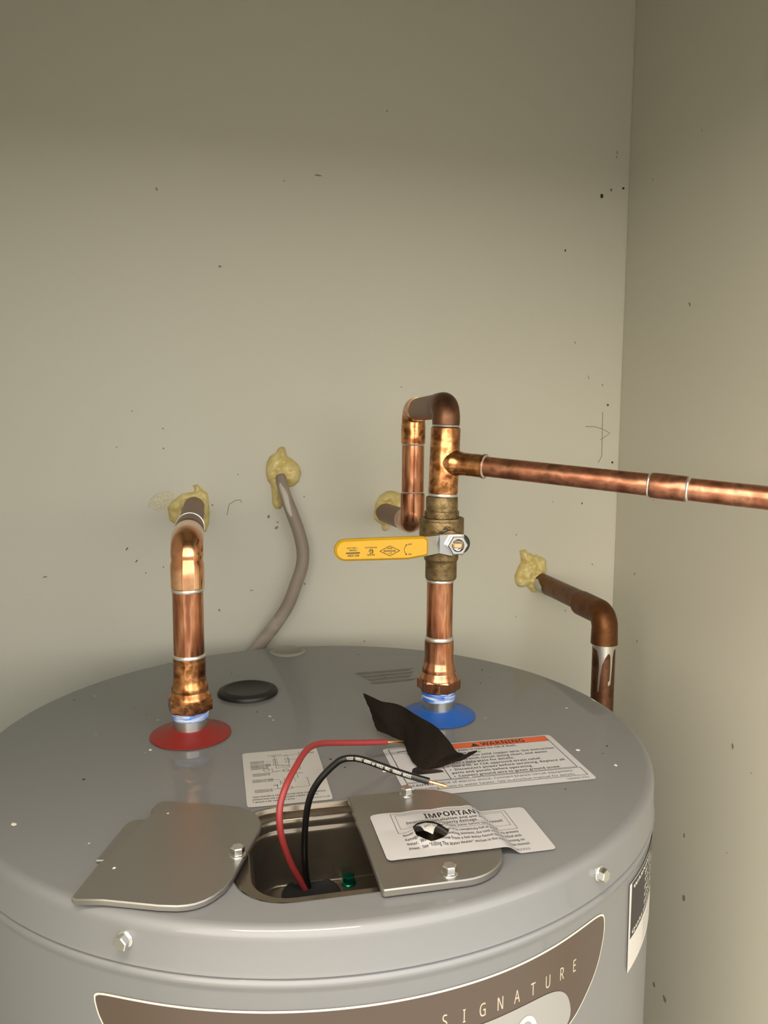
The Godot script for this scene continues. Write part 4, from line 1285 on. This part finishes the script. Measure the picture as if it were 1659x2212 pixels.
func wall_marks() -> void:
	var rng := RandomNumberGenerator.new()
	rng.seed = 5
	var back := get_node("wall_back")
	var right := get_node("wall_right")
	var dark := plain("dark scuff", Color(0.2, 0.18, 0.15), 0.8)
	var soft := plain("grey scuff", Color(0.52, 0.49, 0.43), 0.8)
	for k in [[0.4648, 0.5198, 4.0, 6.0, 0, 1], [0.4926, 0.5309, 3.0, 3.6, 0, 1], [0.4767, 0.5276, 2.7, 4.3, 0, 0], [0.4828, 0.5714, 1.4, 5.5, 0, 0], [0.4825, 0.5661, 1.4, 3.2, 0, 0], [0.4194, 0.4541, 2.2, 3.2, 0, 1], [0.4359, 0.3459, 1.6, 3.8, 30, 0], [0.4829, 0.2709, 2.8, 3.0, 0, 1], [0.4744, 0.2952, 1.6, 3.2, 20, 0], [0.4553, 0.3045, 1.1, 5.4, 20, 0], [0.4916, 0.1995, 3.0, 3.0, 0, 1], [0.1212, 0.5186, 9.7, 1.8, -5, 0], [0.0839, 0.5100, 2.7, 1.4, 0, 0], [-0.0515, 0.4922, 2.2, 4.3, 30, 0], [0.1991, 0.5935, 2.2, 1.8, 0, 0], [0.0131, 0.4151, 3.8, 2.7, 0, 0], [-0.0831, 0.2577, 1.6, 1.6, 0, 0], [-0.0511, 0.2389, 2.7, 1.6, 0, 0], [-0.0511, 0.2171, 2.2, 2.2, 0, 0], [-0.1, 0.2186, 1.6, 1.6, 0, 0], [-0.0927, 0.1064, 1.5, 4.9, -35, 1], [-0.0828, 0.0926, 1.3, 4.3, -40, 1], [-0.0543, 0.0848, 1.6, 2.2, 0, 0], [-0.0734, 0.0787, 1.6, 2.2, 0, 0], [0.0005, 0.1537, 3.2, 2.0, -30, 0], [0.0292, 0.1879, 2.2, 1.6, 0, 0], [0.1039, 0.1617, 2.2, 1.6, 0, 0], [0.0061, 0.0328, 2.2, 3.2, 20, 0], [0.1038, 0.0597, 2.7, 3.0, 0, 0], [0.2182, 0.2886, 2.2, 1.6, 0, 0], [0.4523, 0.1487, 2.0, 3.2, -20, 1], [0.4129, 0.1510, 1.6, 1.6, 0, 0], [0.3656, 0.1110, 2.7, 1.6, 0, 0], [0.4692, 0.0705, 1.6, 1.6, 0, 1], [0.4344, 0.0122, 2.2, 2.2, 0, 0], [0.3676, 0.0077, 1.6, 1.6, 0, 0], [0.1751, -0.0129, 1.8, 2.7, 30, 0], [-0.1779, 0.0783, 5.4, 2.0, 10, 0], [0.0424, 0.0545, 4.3, 1.4, 0, 0], [0.0629, 0.1394, 3.3, 4.5, 0, 0], [0.0717, 0.1263, 5.0, 3.0, 30, 0], [0.0733, 0.1327, 2.2, 2.2, 0, 0]]:
		part("scuff_mark", mark_mesh(P(k[0], k[1], WZ + 0.0003), Vector3.RIGHT, Vector3.UP, Vector3.BACK, k[2] / 1000.0, k[3] / 1000.0, deg_to_rad(k[4]), rng), dark if k[5] else soft, back)
	for k in [[-0.7493, 0.3739, 2.6, 6.1, 30], [-0.8241, -0.0143, 2.6, 4.1, 30], [-0.8356, 0.0662, 3.1, 3.1, 40], [-0.6423, -0.0709, 3.2, 7.1, 0], [-0.7127, -0.2025, 3.1, 7.1, -10], [-0.7079, -0.2726, 5.0, 9.0, -15], [-0.7556, -0.4116, 5.5, 6.1, 20], [-0.7335, -0.4127, 6.3, 8.2, 30], [-0.6141, -0.0858, 2.4, 1.5, 0], [-0.8015, 0.1598, 2.4, 2.0, 0], [-0.8321, 0.5259, 1.6, 3.6, 0], [-0.7420, 0.5476, 1.6, 2.5, 0], [-0.6423, -0.1825, 2.4, 1.5, 0]]:
		part("scuff_mark", mark_mesh(P(WX - 0.0003, k[1], k[0]), Vector3.BACK, Vector3.UP, Vector3.LEFT, k[2] / 1000.0, k[3] / 1000.0, deg_to_rad(k[4]), rng), soft, right)
	var z := WZ + 0.0003
	for l in [[P(0.4536, 0.2444, z), P(0.4662, 0.2439, z), P(0.4757, 0.2417, z), P(0.4873, 0.2360, z), P(0.4811, 0.2319, z), P(0.4743, 0.2279, z)], [P(0.4761, 0.2623, z), P(0.4766, 0.2336, z), P(0.4770, 0.2077, z), P(0.4723, 0.1990, z)], [P(0.0162, 0.1419, z), P(0.0189, 0.1540, z), P(0.0257, 0.1586, z), P(0.0319, 0.1590, z), P(0.0328, 0.1558, z)]]:
		part("pencil_mark", tube(l, even(l.size(), 0.00035), 8), soft, back)

func crumbs() -> void:
	var rng := RandomNumberGenerator.new()
	rng.seed = 9
	var white: MeshInstance3D
	var dark: MeshInstance3D
	for light_ in [true, false]:
		var s := begin()
		var rings := []
		for i in 5:
			var r := PackedVector3Array()
			var ph := PI * (i + 0.3) / 5.6
			for j in 10:
				var a := TAU * j / 10
				r.append(Vector3(cos(a) * sin(ph), 0.5 - cos(ph) * 0.5, sin(a) * sin(ph)) * (1.0 + rng.randf_range(-0.16, 0.16)))
			rings.append(r)
		loft(s, rings, true, true)
		var o: MeshInstance3D
		if light_:
			o = single("plaster_crumb", s.commit(), plain("white plaster", Color(0.8, 0.77, 0.72), 0.8), "tiny white plaster crumb lying on the grey tank lid", "crumb", "white crumbs on the tank lid")
			white = o
		else:
			o = single("grit_speck", s.commit(), plain("dark grit", Color(0.1, 0.09, 0.08), 0.8), "tiny dark speck of grit lying on the grey tank lid", "speck", "dark specks on the tank lid")
			dark = o
	var used := [false, false]
	for k in [[-0.1222, -0.7039, 2.0, 1.1, 0], [-0.1058, -0.7114, 2.0, 1.1, 1], [-0.0677, -0.6730, 0.8, 1.1, 0], [-0.0569, -0.6564, 0.8, 1.1, 0], [-0.0469, -0.6406, 1.6, 2.0, 1], [-0.0484, -0.5800, 2.6, 3.4, 1], [-0.0921, -0.6194, 0.9, 1.1, 1], [-0.0520, -0.5764, 0.9, 1.1, 1], [-0.0893, -0.5392, 1.6, 2.1, 0], [-0.1211, -0.4837, 4.4, 3.0, 1], [-0.0551, -0.4153, 1.6, 2.0, 1], [-0.0734, -0.4521, 0.9, 1.6, 1], [-0.0300, -0.4710, 1.2, 1.4, 1], [0.0157, -0.7521, 1.0, 1.6, 0], [0.0220, -0.7407, 1.0, 1.6, 0], [0.0442, -0.6300, 2.2, 3.0, 1], [0.0462, -0.6212, 1.6, 2.1, 1], [0.0342, -0.6429, 1.0, 1.6, 0], [0.1498, -0.7900, 1.2, 3.0, 0], [0.1605, -0.7109, 1.3, 1.6, 0], [0.2621, -0.7136, 1.6, 2.1, 0], [0.2125, -0.6300, 1.0, 1.6, 1], [0.2200, -0.5897, 1.0, 1.6, 1], [0.2974, -0.5973, 3.0, 1.6, 1], [0.2660, -0.5137, 3.8, 3.2, 1], [0.2807, -0.4838, 3.2, 2.4, 1], [0.2916, -0.5164, 1.3, 2.1, 0], [0.2818, -0.5047, 1.0, 1.6, 0], [0.2287, -0.4574, 0.8, 2.1, 0], [0.1717, -0.4871, 1.8, 2.0, 1], [0.1987, -0.4785, 2.2, 2.0, 1], [0.1152, -0.5086, 2.6, 3.0, 1], [0.0813, -0.5368, 1.3, 2.1, 0], [0.0892, -0.5209, 1.3, 1.6, 0], [0.1423, -0.4720, 1.0, 1.6, 1], [0.2464, -0.6751, 1.3, 1.6, 0], [0.2608, -0.6888, 1.0, 1.6, 0]]:
		var lt: bool = k[4] == 1
		var src := white if lt else dark
		var o := src
		if used[k[4]]:
			o = src.duplicate()
			o.name = String(src.name) + "_%03d" % used_count(src.name)
			add_child(o, true)
		used[k[4]] = true
		var sc := Vector3(k[2], minf(k[2], k[3]) * 0.55, k[3]) / 2000.0
		var h := 0.0
		if o.position.y > 0.0:
			h = 0.0
		if k[0] > 0.122 and k[0] < 0.257 and k[1] > -0.545 and k[1] < -0.467:
			h = 0.0004
		if k[0] > -0.06 and k[0] < 0.0 and k[1] > -0.48 and k[1] < -0.38:
			h = 0.004
		o.transform = Transform3D(Basis(Vector3.UP, rng.randf() * TAU).scaled_local(sc), P(k[0], h, k[1]))

var counts := {}
func used_count(n: String) -> int:
	counts[n] = counts.get(n, 0) + 1
	return counts[n]
